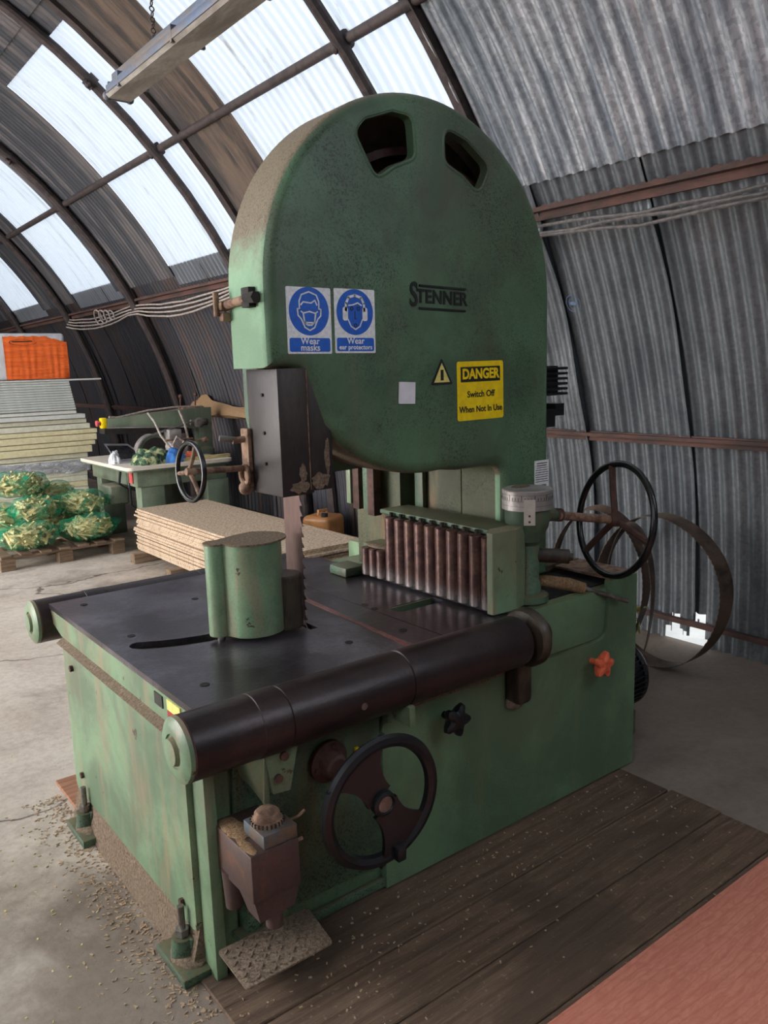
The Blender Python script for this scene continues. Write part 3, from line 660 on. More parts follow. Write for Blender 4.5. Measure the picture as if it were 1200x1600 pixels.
# pressure roller guard on the table
q = MB(); cg = (1.170, 2.240); Rg = .101
prof = arc(*cg, Rg, -20, 165, 20)
big = arc(*cg, Rg, -35, 188, 26)
shape = arc(1.170, 2.240, .101, -150+4, 62, 26)+[(1.172, 2.32)]+arc(1.063, 2.260, .034, 60, 285, 12)
q.poly(shape, [], XY, 1.078, .788); pg = part(q, 'pressure_roller_guard', M['green'], label='pale green rounded roller guard standing on the table')
q = MB(); q.poly(offset([(x+max(0, x-1.19)*.22, y) for x, y in shape], -.003), [], XY, 1.083, 1.077); part(q, 'guard_top', M['sawdust_grey'], pg, 'dust covered flat guard top')
q = MB(); q.cyl((1.066, 2.262, .72), (1.066, 2.262, .79), .012, n=12); part(q, 'pivot_pin', M['steel'], pg)
q = MB(); n = 120; rings = []
for z, s_ in ((.782, .97), (.788, 1), (.952, 1), (.958, .96)):
    rings.append([Vector((1.272+(.052+.0015*(k % 2))*s_*cos(2*pi*k/n), 2.205+(.052+.0015*(k % 2))*s_*sin(2*pi*k/n), z)) for k in range(n)])
q.loops(rings, True, True, True); part(q, 'fluted_roller', M['greasy'], sharp=10, label='brown fluted pressure roller beside the blade')
# blade
q = MB(); y0, y1 = 2.185, 2.30; z0, z1 = .72, 1.62; nt = 26; pts = [(y1, z0), (y1, z1), (y0+.012, z1)]
dz = (z1-z0)/nt
for k in range(nt):
    z = z1-dz*k; pts += [(y0+.014, z-.001), (y0+.012, z-dz*.45), (y0-.001, z-dz*.92)]
q.poly(pts, [], YZ, 1.337, 1.3395); part(q, 'blade', M['blade'], label='wide toothed band saw blade')
# black guard box above the blade
q = MB(); q.box(1.165, 1.265, 2.004, 2.185, 1.238, 1.604, .003); bx = part(q, 'blade_guard_box', M['black_box'], label='tall black steel blade guard')
q = MB(); q.box(1.262, 1.345, 2.008, 2.035, 1.245, 1.60, .003); q.box(1.262, 1.275, 2.008, 2.19, 1.24, 1.60, .002); part(q, 'guard_door', M['black_box'], bx)
q = MB(); q.box(1.2595, 1.262, 2.002, 2.005, 1.25, 1.6); part(q, 'guard_door_edge', M['rust_tan'], bx)
q = MB()
rr_ = random.Random(5)
for cx_, cz_, w_, h_ in ((1.222, 1.262, .036, .02), (1.30, 1.275, .036, .028), (1.235, 1.30, .014, .03), (1.325, 1.34, .010, .06)):
    q.poly([(cx_+w_*rr_.uniform(.65, 1.1)*cos(2*pi*k/18), cz_+h_*rr_.uniform(.6, 1.1)*sin(2*pi*k/18)) for k in range(18)], [], XZ, 2.0015 if cx_ < 1.26 else 2.006, 2.005 if cx_ < 1.26 else 2.009)
part(q, 'sawdust_crust', M['sawdust_grey'], bx)
for z in (1.53, 1.42, 1.33):
    b = MB(); b.cyl((1.166, 2.09, z), (1.160, 2.09, z), .005, n=8); part(b, 'screw', M['dark'], bx)
q = MB(); q.box(1.15, 1.165, 2.17, 2.215, 1.24, 1.43, .004); q.cyl((1.115, 2.20, 1.395), (1.16, 2.19, 1.40), .010, n=12); q.torus((1.145, 2.19, 1.29), (1, 0, 0), .026, .008, 24, 8); q.sphere((1.145, 2.19, 1.25), .022, sub=2)
part(q, 'casting_lever', M['rust_tan'], label='pinkish brown cast lever')
q = MB(); q.cyl((1.08, 2.215, 1.405), (1.14, 2.195, 1.395), .009, n=12); part(q, 'lever_handle', M['steel'])
def spoked(c, nrm, R, r, ns, mat, smat, name, lab, shaft_to, ph=0, hubr=.02, sr_=.009, shr=.012):
    c = Vector(c); nrm = Vector(nrm).normalized(); q = MB(); q.torus(c, nrm, R, r, 56, 12); o = part(q, name, mat, label=lab); Mx = rot_to(nrm)
    q = MB()
    for k in range(ns):
        a = ph+2*pi*k/ns; d = Mx @ Vector((cos(a), sin(a), 0)); q.tube([c+d*hubr*.6+nrm*.004, c+d*R*.5+nrm*.0, c+d*(R-r*.4)], sr_, 8)
    part(q, 'spokes', smat, o)
    q = MB(); q.lathe(c-nrm*hubr, nrm, [(hubr*.8, 0), (hubr, hubr*.4), (hubr, hubr*1.5), (hubr*.7, hubr*2)], 20); part(q, 'hub', smat, o)
    q = MB(); q.tube([c, Vector(shaft_to)], shr, 12); part(q, 'shaft', M['rust_tan'], o)
    return o
spoked((.93, 2.098, 1.330), (-1, -.04, .05), .080, .0075, 3, M['black_gloss'], M['rust_tan'], 'guide_handwheel', 'small black handwheel with a dusty shaft left of the blade guard', (1.16, 2.195, 1.31), ph=1.2, hubr=.014, sr_=.006, shr=.0095)
# wheel hood (front cover)
HC = (1.725, 1.83); HR = .585
hood = [(1.14, 1.608, .012), (1.14, 1.83, 0)]
o2 = [(1.14, 1.607), (1.14, 1.72)]+arc(HC[0], HC[1], HR, 180, 0, 56)
o2 += [(2.31, 1.3), (2.31, .80), (2.058, .80)]
o2 += [(2.058, 1.17)]+arc(2.018, 1.205, .04, 0, 90, 6)
o2 += [(1.95, 1.247), (1.86, 1.246)]
o2 += arc(HC[0], HC[1], .578, -84, -136, 18)
o2 += [(1.283, 1.50), (1.262, 1.56)]+[(1.252, 1.585), (1.236, 1.600), (1.21, 1.607)]
win1 = fillet([(1.462, 2.268, .03), (1.50, 2.306, .02), (1.60, 2.342, .02), (1.674, 2.338, .03), (1.682, 2.225, .03), (1.60, 2.192, .02), (1.535, 2.150, .03)], .02, 5)
win2 = fillet([(1.806, 2.326, .03), (1.90, 2.30, .02), (2.0, 2.235, .03), (1.952, 2.148, .03), (1.885, 2.195, .02), (1.808, 2.225, .03)], .02, 5)
q = MB(); FR = .038; fl_in = o2
# face with windows
inner = offset(o2, FR)
q.poly(inner, [win1, win2], XZ, 2.0, 2.004)
rings = []
for k in range(7):
    a = k/6*pi/2; rings.append([Vector((p[0], 2.0+FR*(1-cos(a)), p[1])) for p in offset(o2, FR*(1-sin(a)))])
q.loops(rings[:5]); q.mi = 1; rings = rings[4:]+[[Vector((p[0], 2.212, p[1])) for p in o2]]; q.loops(rings); q.mi = 0; bmesh.ops.remove_doubles(q.b, verts=q.b.verts[:], dist=1e-5)
# window reveals
for w in (win1, win2):
    q.loops([[Vector((p[0], 2.0, p[1])) for p in w], [Vector((p[0], 2.03, p[1])) for p in offset(w, .002)]])
    q.loops([[Vector((p[0], 1.9995, p[1])) for p in offset(w, -.012)], [Vector((p[0], 1.9975, p[1])) for p in offset(w, -.006)], [Vector((p[0], 2.001, p[1])) for p in offset(w, 0)]])
q.b.faces.ensure_lookup_table()
for f_ in q.b.faces:
    c_ = f_.calc_center_median()
    if 1.98 < c_.x < 2.07 and c_.z < 1.25 and c_.y > 2.04: f_.material_index = 2
hoodo = part(q, 'wheel_hood', [M['green_hood'], M['hood_rim'], M['frame_dusty']], sharp=40, recalc=True, label='tall rounded green wheel hood with two windows')
q = MB(); q.poly(offset(o2, .006), [], XZ, 2.19, 2.21); part(q, 'hood_back_plate', M['brown_inside'], hoodo)
q = MB(); q.lathe((1.77, 2.10, 1.83), (0, 1, 0), [(.43, 0), (.455, 0), (.455, .07), (.43, .07), (.43, 0)], 56, cap=False); q.lathe((1.77, 2.10, 1.83), (0, 1, 0), [(.06, 0), (.06, .07)], 20); part(q, 'band_wheel', M['rust'])
q = MB(); bk = [(1.30, 1.45), (1.30, 1.95)]+arc(1.76, 1.95, .44, 170, 10, 20)+[(2.25, 1.9), (2.25, 1.28), (1.45, 1.262), (1.33, 1.30)]
q.poly(bk, [], XZ, 2.215, 2.46); part(q, 'rear_housing', M['green_dark'])
# raised embossed name
def text(body, size, F, depth=.0015, bold=0, sx=1.0, align='CENTER', spacing=1.0):
    cu = bpy.data.curves.new('t', 'FONT'); cu.body = body; cu.size = size; cu.extrude = depth; cu.offset = bold; cu.align_x = align; cu.align_y = 'CENTER'; cu.space_character = spacing; cu.resolution_u = 4
    o = bpy.data.objects.new('t', cu); C.objects.link(o); bpy.context.view_layer.update()
    me = bpy.data.meshes.new_from_object(o.evaluated_get(bpy.context.evaluated_depsgraph_get()))
    t = bmesh.new(); t.from_mesh(me); bpy.data.objects.remove(o); bpy.data.meshes.remove(me)
    for v in t.verts: v.co = F(v.co.x*sx, v.co.y, -v.co.z)
    return t
def FH(cx, cz, y=2.0, tilt=0):
    ct, st = cos(tilt), sin(tilt)
    return lambda u, v, d: Vector((cx+u*ct-v*st, y+d, cz+u*st+v*ct))
q = MB(); f = FH(1.763, 1.812, 1.9975, -.03)
q._merge(text('TENNER', .058, lambda u, v, d: f(u+.022, v-.001, d), .001, .0014, .95, spacing=1.06), 0)
q._merge(text('S', .105, lambda u, v, d: f(u-.098, v+.001, d), .001, .0015, .72), 0)
q.poly([(-.076, .030), (.122, .030), (.122, .036), (-.076, .036)], [], f, -.003, .002); q.poly([(-.076, -.039), (.122, -.039), (.122, -.033), (-.076, -.033)], [], f, -.003, .002)
part(q, 'maker_lettering', M['embossed'], hoodo, 'black cast lettering on the hood', recalc=False)
# safety signs
def sign(x0, x1, z0, z1, tilt=0):
    cx, cz = (x0+x1)/2, (z0+z1)/2; return FH(cx, cz, 1.9985, tilt), (x1-x0)/2, (z1-z0)/2
def face_lines(q, f, cz, s, mask):
    def ln(pts, w):
        for a, b in zip(pts, pts[1:]):
            a, b = Vector(a), Vector(b); d = (b-a); l = d.length
            if l < 1e-6: continue
            n = Vector((-d.y, d.x)).normalized()*w/2; e = d.normalized()*w*.3
            q.poly([tuple((a-n-e)), tuple((b-n+e)), tuple((b+n+e)), tuple((a+n-e))], [], f, -.0022, -.0014)
    P = lambda *xs: [(x*s, cz+y*s) for x, y in xs]
    W_ = .06*s
    if mask:
        ln(P((-.5, .15), (-.5, .45), (-.38, .72), (0, .85), (.38, .72), (.5, .45), (.5, .15)), W_)
        ln(P((-.42, .3), (-.3, .42), (.1, .38), (.3, .5), (.4, .3)), W_)
        ln(P((-.48, .15), (-.6, .12), (-.58, -.15), (-.42, -.3)), W_); ln(P((.48, .15), (.6, .12), (.58, -.15), (.42, -.3)), W_)
        ln(P((-.42, -.3), (-.25, -.65), (0, -.78), (.25, -.65), (.42, -.3)), W_)
        ln(P((-.42, .02), (-.3, -.05), (0, .02), (.3, -.05), (.42, .02)), W_); ln(P((-.32, -.05), (-.26, -.42), (-.1, -.55), (.1, -.55), (.26, -.42), (.32, -.05)), W_*1.2); ln(P((-.26, -.45), (.26, -.45)), W_)
    else:
        ln(P((-.52, .1), (-.5, .42), (-.35, .68), (0, .78), (.35, .68), (.5, .42), (.52, .1)), W_*1.9)
        for sx in (-1, 1): q.poly([(x*s, cz+y*s) for x, y in rrect(sx*.55-.14, sx*.55+.14, -.35, .25, .1)], [], f, -.0022, -.0014)
        ln(P((-.36, .32), (-.1, .36), (.15, .45), (.36, .34)), W_); ln(P((-.4, -.3), (-.25, -.6), (0, -.74), (.25, -.6), (.4, -.3)), W_)
def mandatory(x0, x1, z0, z1, lines, mask, lab):
    f, w, h = sign(x0, x1, z0, z1, -.01)
    q = MB(); q.poly(rrect(-w, w, -h, h, .004), [], f, -.0005, .001); o = part(q, 'safety_sign', M['sign_white'], hoodo, lab)
    return o, f, w, h
for x0, x1, lines, mask, lab in ((1.203, 1.352, ['Wear', 'masks'], True, 'blue and white Wear masks sign'), (1.364, 1.511, ['Wear', 'ear protectors'], False, 'blue and white Wear ear protectors sign')):
    o, f, w, h = mandatory(x0, x1, 1.643, 1.828, lines, mask, lab)
    q = MB(); q.poly(arc(0, .026, w*.90, 0, 352, 44), [], f, -.0012, -.0004); q.poly(rrect(-w*.92, w*.92, -h*.94, -h*.52, .006), [], f, -.0012, -.0004)
    q.mi = 1; face_lines(q, f, .024, w*.88, mask)
    n0 = len(q.b.faces)
    q._merge(text(lines[0], .026, lambda u, v, d: f(u, v-h*.62, d-.0018), .0004, .0004, spacing=1.04), n0)
    q._merge(text(lines[1], .026 if mask else .0195, lambda u, v, d: f(u, v-h*.82, d-.0018), .0004, .0004, spacing=1.04), n0)
    if not mask:
        q.mi = 2
        for sx in (-1, 1): q.poly(arc(sx*.012, .036, .006, 0, 340, 14), [arc(sx*.012, .036, .004, 0, 340, 10)], f, -.0022, -.0014)
        q.poly([(-.0015, .03), (.0005, .03), (.0, .008), (.005, .008), (.005, .006), (-.0025, .006)], [], f, -.0022, -.0014); q.poly(arc(0, -.012, .006, 0, 340, 12), [arc(0, -.012, .004, 0, 340, 9)], f, -.0022, -.0014)
    part2 = q.build('printing', [M['sign_blue'], M['sign_white'], M['ink']], hoodo, recalc=False); part2.parent = o; 
f, w, h = sign(1.842, 2.062, 1.408, 1.612, .0)
f = FH(1.952, 1.512, 1.9985, .006)
q = MB(); q.poly(rrect(-.108, .108, -.098, .098, .008), [], f, -.0005, .001); dg = part(q, 'danger_sign', M['yellow'], hoodo, 'yellow and black danger sign')
q = MB(); q.poly(rrect(-.092, .092, .030, .080, .002), [], f, -.0012, -.0004)
q._merge(text('Switch Off', .030, lambda u, v, d: f(u, v-.012, d-.0012), .0004, .0006), 0); q._merge(text('When Not In Use', .0295, lambda u, v, d: f(u, v-.062, d-.0012), .0004, .0006, .93), 0)
q.mi = 1; q._merge(text('DANGER', .046, lambda u, v, d: f(u, v+.055, d-.002), .0004, .0018, .92), 0)
part(q, 'printing', [M['ink'], M['yellow']], hoodo, recalc=False).parent = dg
f = FH(1.777, 1.573, 1.9985, 0)
q = MB(); q.poly(fillet([(-.048, -.036), (.048, -.036), (0, .05)], .005, 4), [], f, -.0005, .001); tr = part(q, 'warning_triangle', M['ink'], hoodo)
q = MB(); q.poly([(-.034, -.028), (.034, -.028), (0, .034)], [], f, -.0012, -.0004); q.mi = 1; bars = [(-.006, -.022), (.007, -.022)]
for k in range(7): bars += [(.007, -.022+.005*k+.002), (.0055, -.022+.005*k+.0045)]
q.poly(bars+[(-.006, .012)], [], f, -.002, -.0011); part(q, 'triangle_face', [M['pale_yellow'], M['ink']], hoodo).parent = tr
f = FH(1.628, 1.517, 1.9975, -.05)
q = MB(); n = 8
q.loops([[f(-.034, -.034+.068*i/n+(0), -.002-.004*abs(i/n-.5)) for i in range(n+1)], [f(.034, -.034+.068*i/n, -.001) for i in range(n+1)]], closed=False); q.loops([[f(-.034, -.034+.068*i/n, -.0005) for i in range(n+1)], [f(.034, -.034+.068*i/n, -.0005) for i in range(n+1)]], closed=False)
part(q, 'paper_note', M['paper'], hoodo, 'small faded paper note')
# hood hinge bolt on the left rim
q = MB(); q.cyl((1.128, 2.235, 1.79), (1.128, 2.075, 1.80), .0125, n=14); q.box(1.108, 1.14, 2.205, 2.25, 1.775, 1.803, .008); q.box(1.112, 1.14, 2.205, 2.232, 1.745, 1.77, .006); q.cyl((1.105, 2.23, 1.76), (1.105, 2.23, 1.83), .009, n=10)
hb = part(q, 'hinge_bolt', M['rust_tan'], hoodo, 'rusty draw bolt on the hood rim')
q = MB(); q.box(1.118, 1.143, 2.055, 2.10, 1.775, 1.83, .003); q.cyl((1.128, 2.03, 1.80), (1.128, 2.085, 1.80), .017, n=6); part(q, 'clamp_block', M['dark'], hb)
# column and plates under the hood
q = MB(); q.box(2.065, 2.30, 2.225, 2.80, .765, 1.30, .004); q.box(1.99, 2.30, 2.5, 2.8, .77, 1.28, .004); part(q, 'frame_column', M['frame_dusty'], label='grimy green frame column behind the fence')
q = MB(); q.box(2.04, 2.066, 2.42, 2.47, .93, 1.26, .003); part(q, 'frame_rib', M['green_dark'])
for (y, x, mt, z) in ((2.70, 1.93, 'rust', 1.02), (2.64, 1.94, 'green_dark', 1.02), (2.59, 1.925, 'rust', 1.005)):
    q = MB(); q.box(x, x+.04, y, y+.045, z, 1.26, .003); part(q, 'guide_bar', M[mt])
q = MB(); q.box(1.92, 1.99, 2.745, 2.775, 1.04, 1.27, .003); part(q, 'guide_plate', M['green'], label='pale green narrow guide plate')
q = MB()
for k in range(6): q.box(2.31, 2.465, 2.05, 2.2, 1.475+.019*k, 1.485+.019*k, .002)
q.box(2.30, 2.43, 2.07, 2.19, 1.475, 1.585); q.box(2.30, 2.42, 2.03, 2.12, 1.40, 1.425); q.box(2.37, 2.42, 2.03, 2.10, 1.425, 1.445); q.box(2.30, 2.37, 2.03, 2.1, 1.36, 1.40); part(q, 'upper_motor', M['black'], label='black finned motor behind the hood')
# fence with rollers
q = MB(); q.box(1.90, 2.025, 1.90, 2.46, .80, 1.035, .006); q.box(1.885, 2.03, 1.88, 2.50, 1.035, 1.052, .004); q.box(1.90, 2.02, 2.46, 2.64, .80, .895, .004); fence = part(q, 'roller_fence', M['green_dark'])
q = MB(); q.box(1.86, 2.03, 1.87, 2.60, .775, .80, .003); part(q, 'fence_foot', M['dark'], fence)
rl = None
ysr = [1.885+.0585*i for i in range(10)]
for i, y in enumerate(ysr):
    q = MB(); q.lathe((1.873, y, .782), (0, 0, 1), [(.018, 0), (.0265, .004), (.0265, .248), (.022, .252), (.01, .254)], 24)
    o = part(q, 'fence_roller', M['fence_roller'], fence)
    b = MB(); b.cyl((1.873, y, 1.03), (1.873, y, 1.05), .008, n=8); part(b, 'roller_pin', M['dark'], fence)
for y in (2.466, 2.514, 2.562):
    q = MB(); q.lathe((1.862, y, .782), (0, 0, 1), [(.018, 0), (.0215, .004), (.0215, .108), (.018, .112)], 22); part(q, 'short_fence_roller', M['fence_roller'], fence)
q = MB(); q.sphere((1.89, 2.52, .897), .05, .5, 1.5, .15, 3, .08, 2); part(q, 'sawdust', M['sawdust_grey'], fence)
q = MB(); q.poly(fillet([(1.850, 1.845, .004), (1.955, 1.838, .012), (2.03, 1.865, .012), (2.03, 1.91, .002), (1.900, 1.91, 0), (1.850, 1.872, .002)], .004), [], XY, 1.052, .775); part(q, 'fence_end_guard', M['green'], fence, 'pale green end block of the roller fence')
q = MB(); q.box(1.78, 1.88, 2.60, 2.72, .77, .81, .01); part(q, 'small_bracket', M['green_dark'])
# dial column
dc = Vector((2.075, 1.90, 0))
q = MB(); q.lathe(dc+Vector((0, 0, 1.103)), (0, 0, 1), [(.080, 0), (.087, .001), (.087, .066), (.084, .070), (.02, .072)], 48); dial = part(q, 'scale_drum', M['alu'], label='round aluminium scale drum')
q = MB()
for z in (1.158, 1.138, 1.12): q.lathe((dc.x, dc.y, z), (0, 0, 1), [(.0874, 0), (.0874, .0008)], 48, cap=False)
for k in range(48):
    a = radians(180+7.5*k); p = dc+Vector((.0873*cos(a), .0873*sin(a), 0)); hh = .010 if k % 4 else .018; q.box(p.x-.0006, p.x+.0006, p.y-.0006, p.y+.0006, 1.14, 1.14+hh)
part(q, 'scale_marks', M['ink'], dial)
q = MB(); q.lathe(dc+Vector((0, 0, .775)), (0, 0, 1), [(.075, 0), (.075, .02), (.05, .03), (.048, .06), (.042, .07), (.042, .20), (.055, .215), (.055, .235), (.072, .26), (.078, .29), (.078, .33)], 36)
q.tube([(dc.x+.05, dc.y-.01, 1.075), (dc.x+.09, dc.y-.012, 1.07), (dc.x+.13, dc.y-.014, 1.062)], .026, 16, rf=lambda t: .03-.008*t); col = part(q, 'dial_column', M['green_dark'], label='grimy green column under the scale drum')
q = MB(); q.lathe((dc.x+.128, dc.y-.014, 1.063), (1, -.08, -.14), [(.024, 0), (.024, .008), (.02, .01), (.02, .018), (.024, .02), (.024, .028)], 20); part(q, 'collar', M['rust'], col)
d = Vector((-dc.x, -dc.y, 0)).normalized(); sdir = Vector((-d.y, d.x, 0)); p = dc+d*.0885+sdir*.008
q = MB(); R3 = Matrix((sdir, -d, Vector((0, 0, 1)))).transposed(); q.box(p.x-.019, p.x+.019, p.y-.0015, p.y+.0015, 1.058, 1.146, M=R3); ptr = part(q, 'pointer_plate', M['alu_tag'], dial)
q = MB()
for z in (1.07, 1.09): q.cyl((p.x, p.y, z), tuple(Vector((p.x, p.y, z))+d*.004), .004, n=10)
part(q, 'screw', M['rust'], ptr)
q = MB(); q.sphere((dc.x, dc.y+.03, 1.176), .035, 1.2, .7, .14, 3, .08, 1); part(q, 'sawdust', M['sawdust_grey'], dial)
q = MB(); q.cyl((2.05, 1.92, .94), (2.19, 1.81, .925), .026, n=16); q.cyl((2.185, 1.815, .926), (2.20, 1.80, .924), .013, n=10); part(q, 'locking_arm', M['greasy'])
q = MB(); q.box(2.222, 2.298, 1.9975, 2.0, 1.155, 1.245); pl_ = part(q, 'instruction_plate', M['sign_white'], hoodo, 'small white printed instruction plate')
q = MB()
for k in range(9):
    z = 1.236-.0085*k; w = .028 if k in (0, 1, 2) else .034; q.poly([(2.26-w, z), (2.26+w*(.9 if k % 2 else 1), z), (2.26+w*(.9 if k % 2 else 1), z-.002-.001*(k < 2)), (2.26-w, z-.002-.001*(k < 2))], [], XZ, 1.9965, 1.9976)
part(q, 'print_lines', M['ink'], hoodo).parent = pl_
spoked((2.463, 1.823, 1.017), (.97, -.25, -.14), .208, .0125, 3, M['black_gloss'], M['rust'], 'fence_handwheel', 'large black three spoke handwheel on a rusty shaft at the right', (2.19, 1.885, 1.064), ph=2.35+pi, hubr=.026, sr_=.0125, shr=.016)
# lever in front of the dial column
q = MB(); q.tube([(2.11, 1.93, .83), (2.18, 1.90, .82), (2.26, 1.865, .80), (2.31, 1.84, .78)], .022, 12, rf=lambda t: .018+.006*sin(t*40)); lv = part(q, 'lever', M['sawdust'], label='lever caked in sawdust')
q = MB(); q.tube([(2.30, 1.845, .785), (2.40, 1.80, .745), (2.475, 1.765, .715)], .009, 10); part(q, 'lever_rod', M['steel'], lv)
# ------------------------------------------------------------------ floorboards, sheets
bw = [(1.596, 1.83, 'rearmost grey floorboard running along the foot of the green saw'), (1.388, 1.590, 'second grey floorboard out from the green saw, with dark wet patches'), (1.17, 1.382, 'third grey floorboard out from the saw, with swirling grain'), (.93, 1.164, 'grey floorboard half hidden under the reddish plywood sheet')]
for i, (a, b, lab) in enumerate(bw):
    q = MB(); q.box(-.0+.735, 2.515+.01*(i % 2), a, b, .0, .012, .003, seg=1)
    for v in q.b.verts: v.co -= Vector((1.6, (a+b)/2, 0))
    me = q.build('floorboard', M['board'].copy() if i else M['board']); me.location = (1.6, (a+b)/2, .0)
    for nd in me.data.materials[0].node_tree.nodes:
        if nd.type == 'MAPPING': nd.inputs['Location'].default_value[0] += i*3.7; nd.inputs['Location'].default_value[1] += i*1.9
    tag(me, lab, 'floorboard', 'floorboards in front of the saw')
q = MB(); q.box(-.2, 2.72, -.09, 1.137, .013, .031, .001, seg=1)
for v in q.b.verts: v.co -= Vector((1.26, .5, 0))
o = q.build('plywood_sheet', M['redply']); o.location = (1.26, .5, 0); tag(o, 'reddish plywood sheet lying over the boards, bottom right corner', 'plywood sheet')
q = MB(); q.box(-.35, .35, -.25, .2, 0, .014, .002, seg=1); q.mi = 1; q.box(-.345, .35, -.25, -.03, .0141, .0165, .001, seg=1)
o = q.build('plywood_offcut', [M['offcut'], M['rust']]); o.location = (1.10, 3.0, .0); o.rotation_euler.z = 0; tag(o, 'brown plywood offcut on the floor beside the back left foot of the saw', 'wood offcut')
# ------------------------------------------------------------------ strip light
sl_ = thing('strip_light', (1.44, 2.9, 2.8), 'long dusty fluorescent strip light hanging by chains below the skylights', 'light')
q = MB(); yA, yB = 2.05, 3.72
sec = lambda y: [Vector((1.44+x, y, 2.8+z)) for x, z in ((-.062, .0), (-.050, -.012), (.050, -.012), (.062, .0), (.035, .045), (-.035, .045))]
q.loops([sec(yA), sec(yB)], True, True, True); part(q, 'reflector', M['tube'], sl_)
q = MB(); q.box(1.405, 1.475, yA+.02, yB-.02, 2.845, 2.885, .006); part(q, 'batten', M['fixture'], sl_)
q = MB(); q.box(1.373, 1.385, yA+.03, yB-.03, 2.80, 2.83, .002)
for y in (3.55, 3.0, 2.5): q.box(1.372, 1.508, y-.008, y+.008, 2.79, 2.85, .001)
part(q, 'side_rail', M['fixture'], sl_)
q = MB(); q.box(1.395, 1.485, yB-.005, yB+.012, 2.785, 2.86, .006); q.sphere((1.39, yB+.005, 2.80), .02, 1, 1, 1, 2); q.sphere((1.49, yB+.005, 2.80), .02, 1, 1, 1, 2); part(q, 'end_cap', M['fixture'], sl_)
for y in (3.30, 2.2):
    q = MB(); z = 2.885; k = 0
    while z < 4.55:
        q.torus((1.44, y, z+.012), (1, 0, 0) if k % 2 else (0, 1, 0), .0095, .0028, 8, 5); z += .020; k += 1
    o = part(q, 'chain', M['rib'], sl_)
# ------------------------------------------------------------------ coiled saw bands by the wall
def band(name, c, ry, rz, w, tilt, lean, lab, wave=.0, teeth=True):
    o = thing(name, (c[0], c[1], 0), lab, 'saw blade', 'old band blades leaning on the wall')
    q = MB(); n = 160; rings = []; th = .0016
    Rm = Matrix.Rotation(tilt, 3, 'Z') @ Matrix.Rotation(lean, 3, 'Y')
    for i in range(n+1):
        a = 2*pi*i/n; tw = wave*sin(a)
        d = Vector((0, cos(a), sin(a))); e = Vector((1, 0, 0))*cos(tw)+d*sin(tw)
        p = Vector((0, ry*cos(a), rz*sin(a)*(1+.05*sin(2*a)))); t_ = (.006 if teeth and i % 2 else 0)
        pts = [p-e*(w/2+t_)-d*th, p+e*w/2-d*th, p+e*w/2+d*th, p-e*(w/2+t_)+d*th]
        rings.append([Rm @ x+Vector(c) for x in pts])
    q.loops(rings); part(q, 'band', M['oldband'], o); return o
b1 = band('bandsaw_blade', (3.66, 2.42, .40), .41, .385, .095, -.12, .16, 'rusty coiled saw band, the big loop standing nearest the wall hole', .25)
b2 = band('bandsaw_blade', (3.48, 2.68, .42), .29, .40, .075, .10, .12, 'dark toothed saw band loop behind the black handwheel', .35)
b3 = band('bandsaw_blade', (3.40, 2.42, .40), .12, .38, .07, .35, .08, 'narrow upright saw band loop between the two wider loops', .2)
q = MB()
for k in range(3): q.torus((3.50, 2.46-.01*k, .30+.012*k), (.2, .3, 1), .045, .006, 20, 6)
q.tube([(3.47, 2.47, .30), (3.45, 2.50, .25), (3.43, 2.49, .19)], .006, 6); q.tube([(3.47, 2.46, .30), (3.49, 2.42, .26), (3.47, 2.40, .2)], .006, 6); part(q, 'rope_tie', M['rope'], b3)
# ------------------------------------------------------------------ cables on the purlins
def cable(name, runs, mat, lab, r=.009):
    q = MB()
    for pts in runs: q.tube(pts, r, 7)
    return tag(q.build(name, mat), lab, 'cable')
rnd = random.Random(3)
runs = []
for k in range(3):
    runs.append([(3.40-.012*k+.02*sin(y*2+k), y, 2.30-.028*k-.035*abs(sin(pi*(y-1.2)/1.9))+.02*rnd.random()) for y in [i*.2-.6 for i in range(20)]])
cable('electric_cable', runs, M['cable_dark'], 'grey electric cables tied along the upper rusty rail on the right')
q = MB(); q.torus((3.36, 3.06, 2.26), (.8, -.5, .2), .07, .008, 24, 6); q.torus((3.34, 3.12, 2.24), (.8, -.6, .1), .06, .007, 24, 6); tag(q.build('cable_coil', M['cable']), 'loose cable loops hanging from the rail beside the hood', 'cable')
runs = []
for k in range(4):
    runs.append([(3.42-.012*k, y, 2.34-.03*k-.09*abs(sin(pi*(y-6.4)/2.47))*(.6+.15*k)+.012*rnd.random()) for y in [3.4+i*.28 for i in range(29)]])
cable('electric_cable', runs, M['cable'], 'pale sagging electric cables along the left of the wall behind the hood')
q = MB()
for k in range(4): q.torus((3.38, 9.5+.15*k, 2.28), (.9, .1, .3), .055+.012*k, .009, 24, 6, .9)
tag(q.build('cable_coil', M['cable']), 'bundled pale cable on the wall left of the brown rib', 'cable')
# sawdust ridge on the lower rail
q = MB(); ys_ = [6.2+.12*i for i in range(20)]; rings = []
for i, y in enumerate(ys_):
    hgt = .05+.03*rnd.random()+(.10*max(0, 1-abs(y-8.2)/.22) if abs(y-8.2) < .22 else 0)+.05*max(0, 1-abs(y-8.2)/.9)
    rings.append([Vector((3.775, y, 1.165-.02*rnd.random())), Vector((3.80, y, 1.18+hgt*.5)), Vector((3.845, y, 1.18+hgt)), Vector((3.865, y, 1.16)), Vector((3.82, y, 1.13))])
q.loops(rings, True, True, True); tag(q.build('sawdust', M['sawdust'], sharp=60), 'tan sawdust heaped on the lower wall rail behind the saw bench', 'sawdust', kind='stuff')
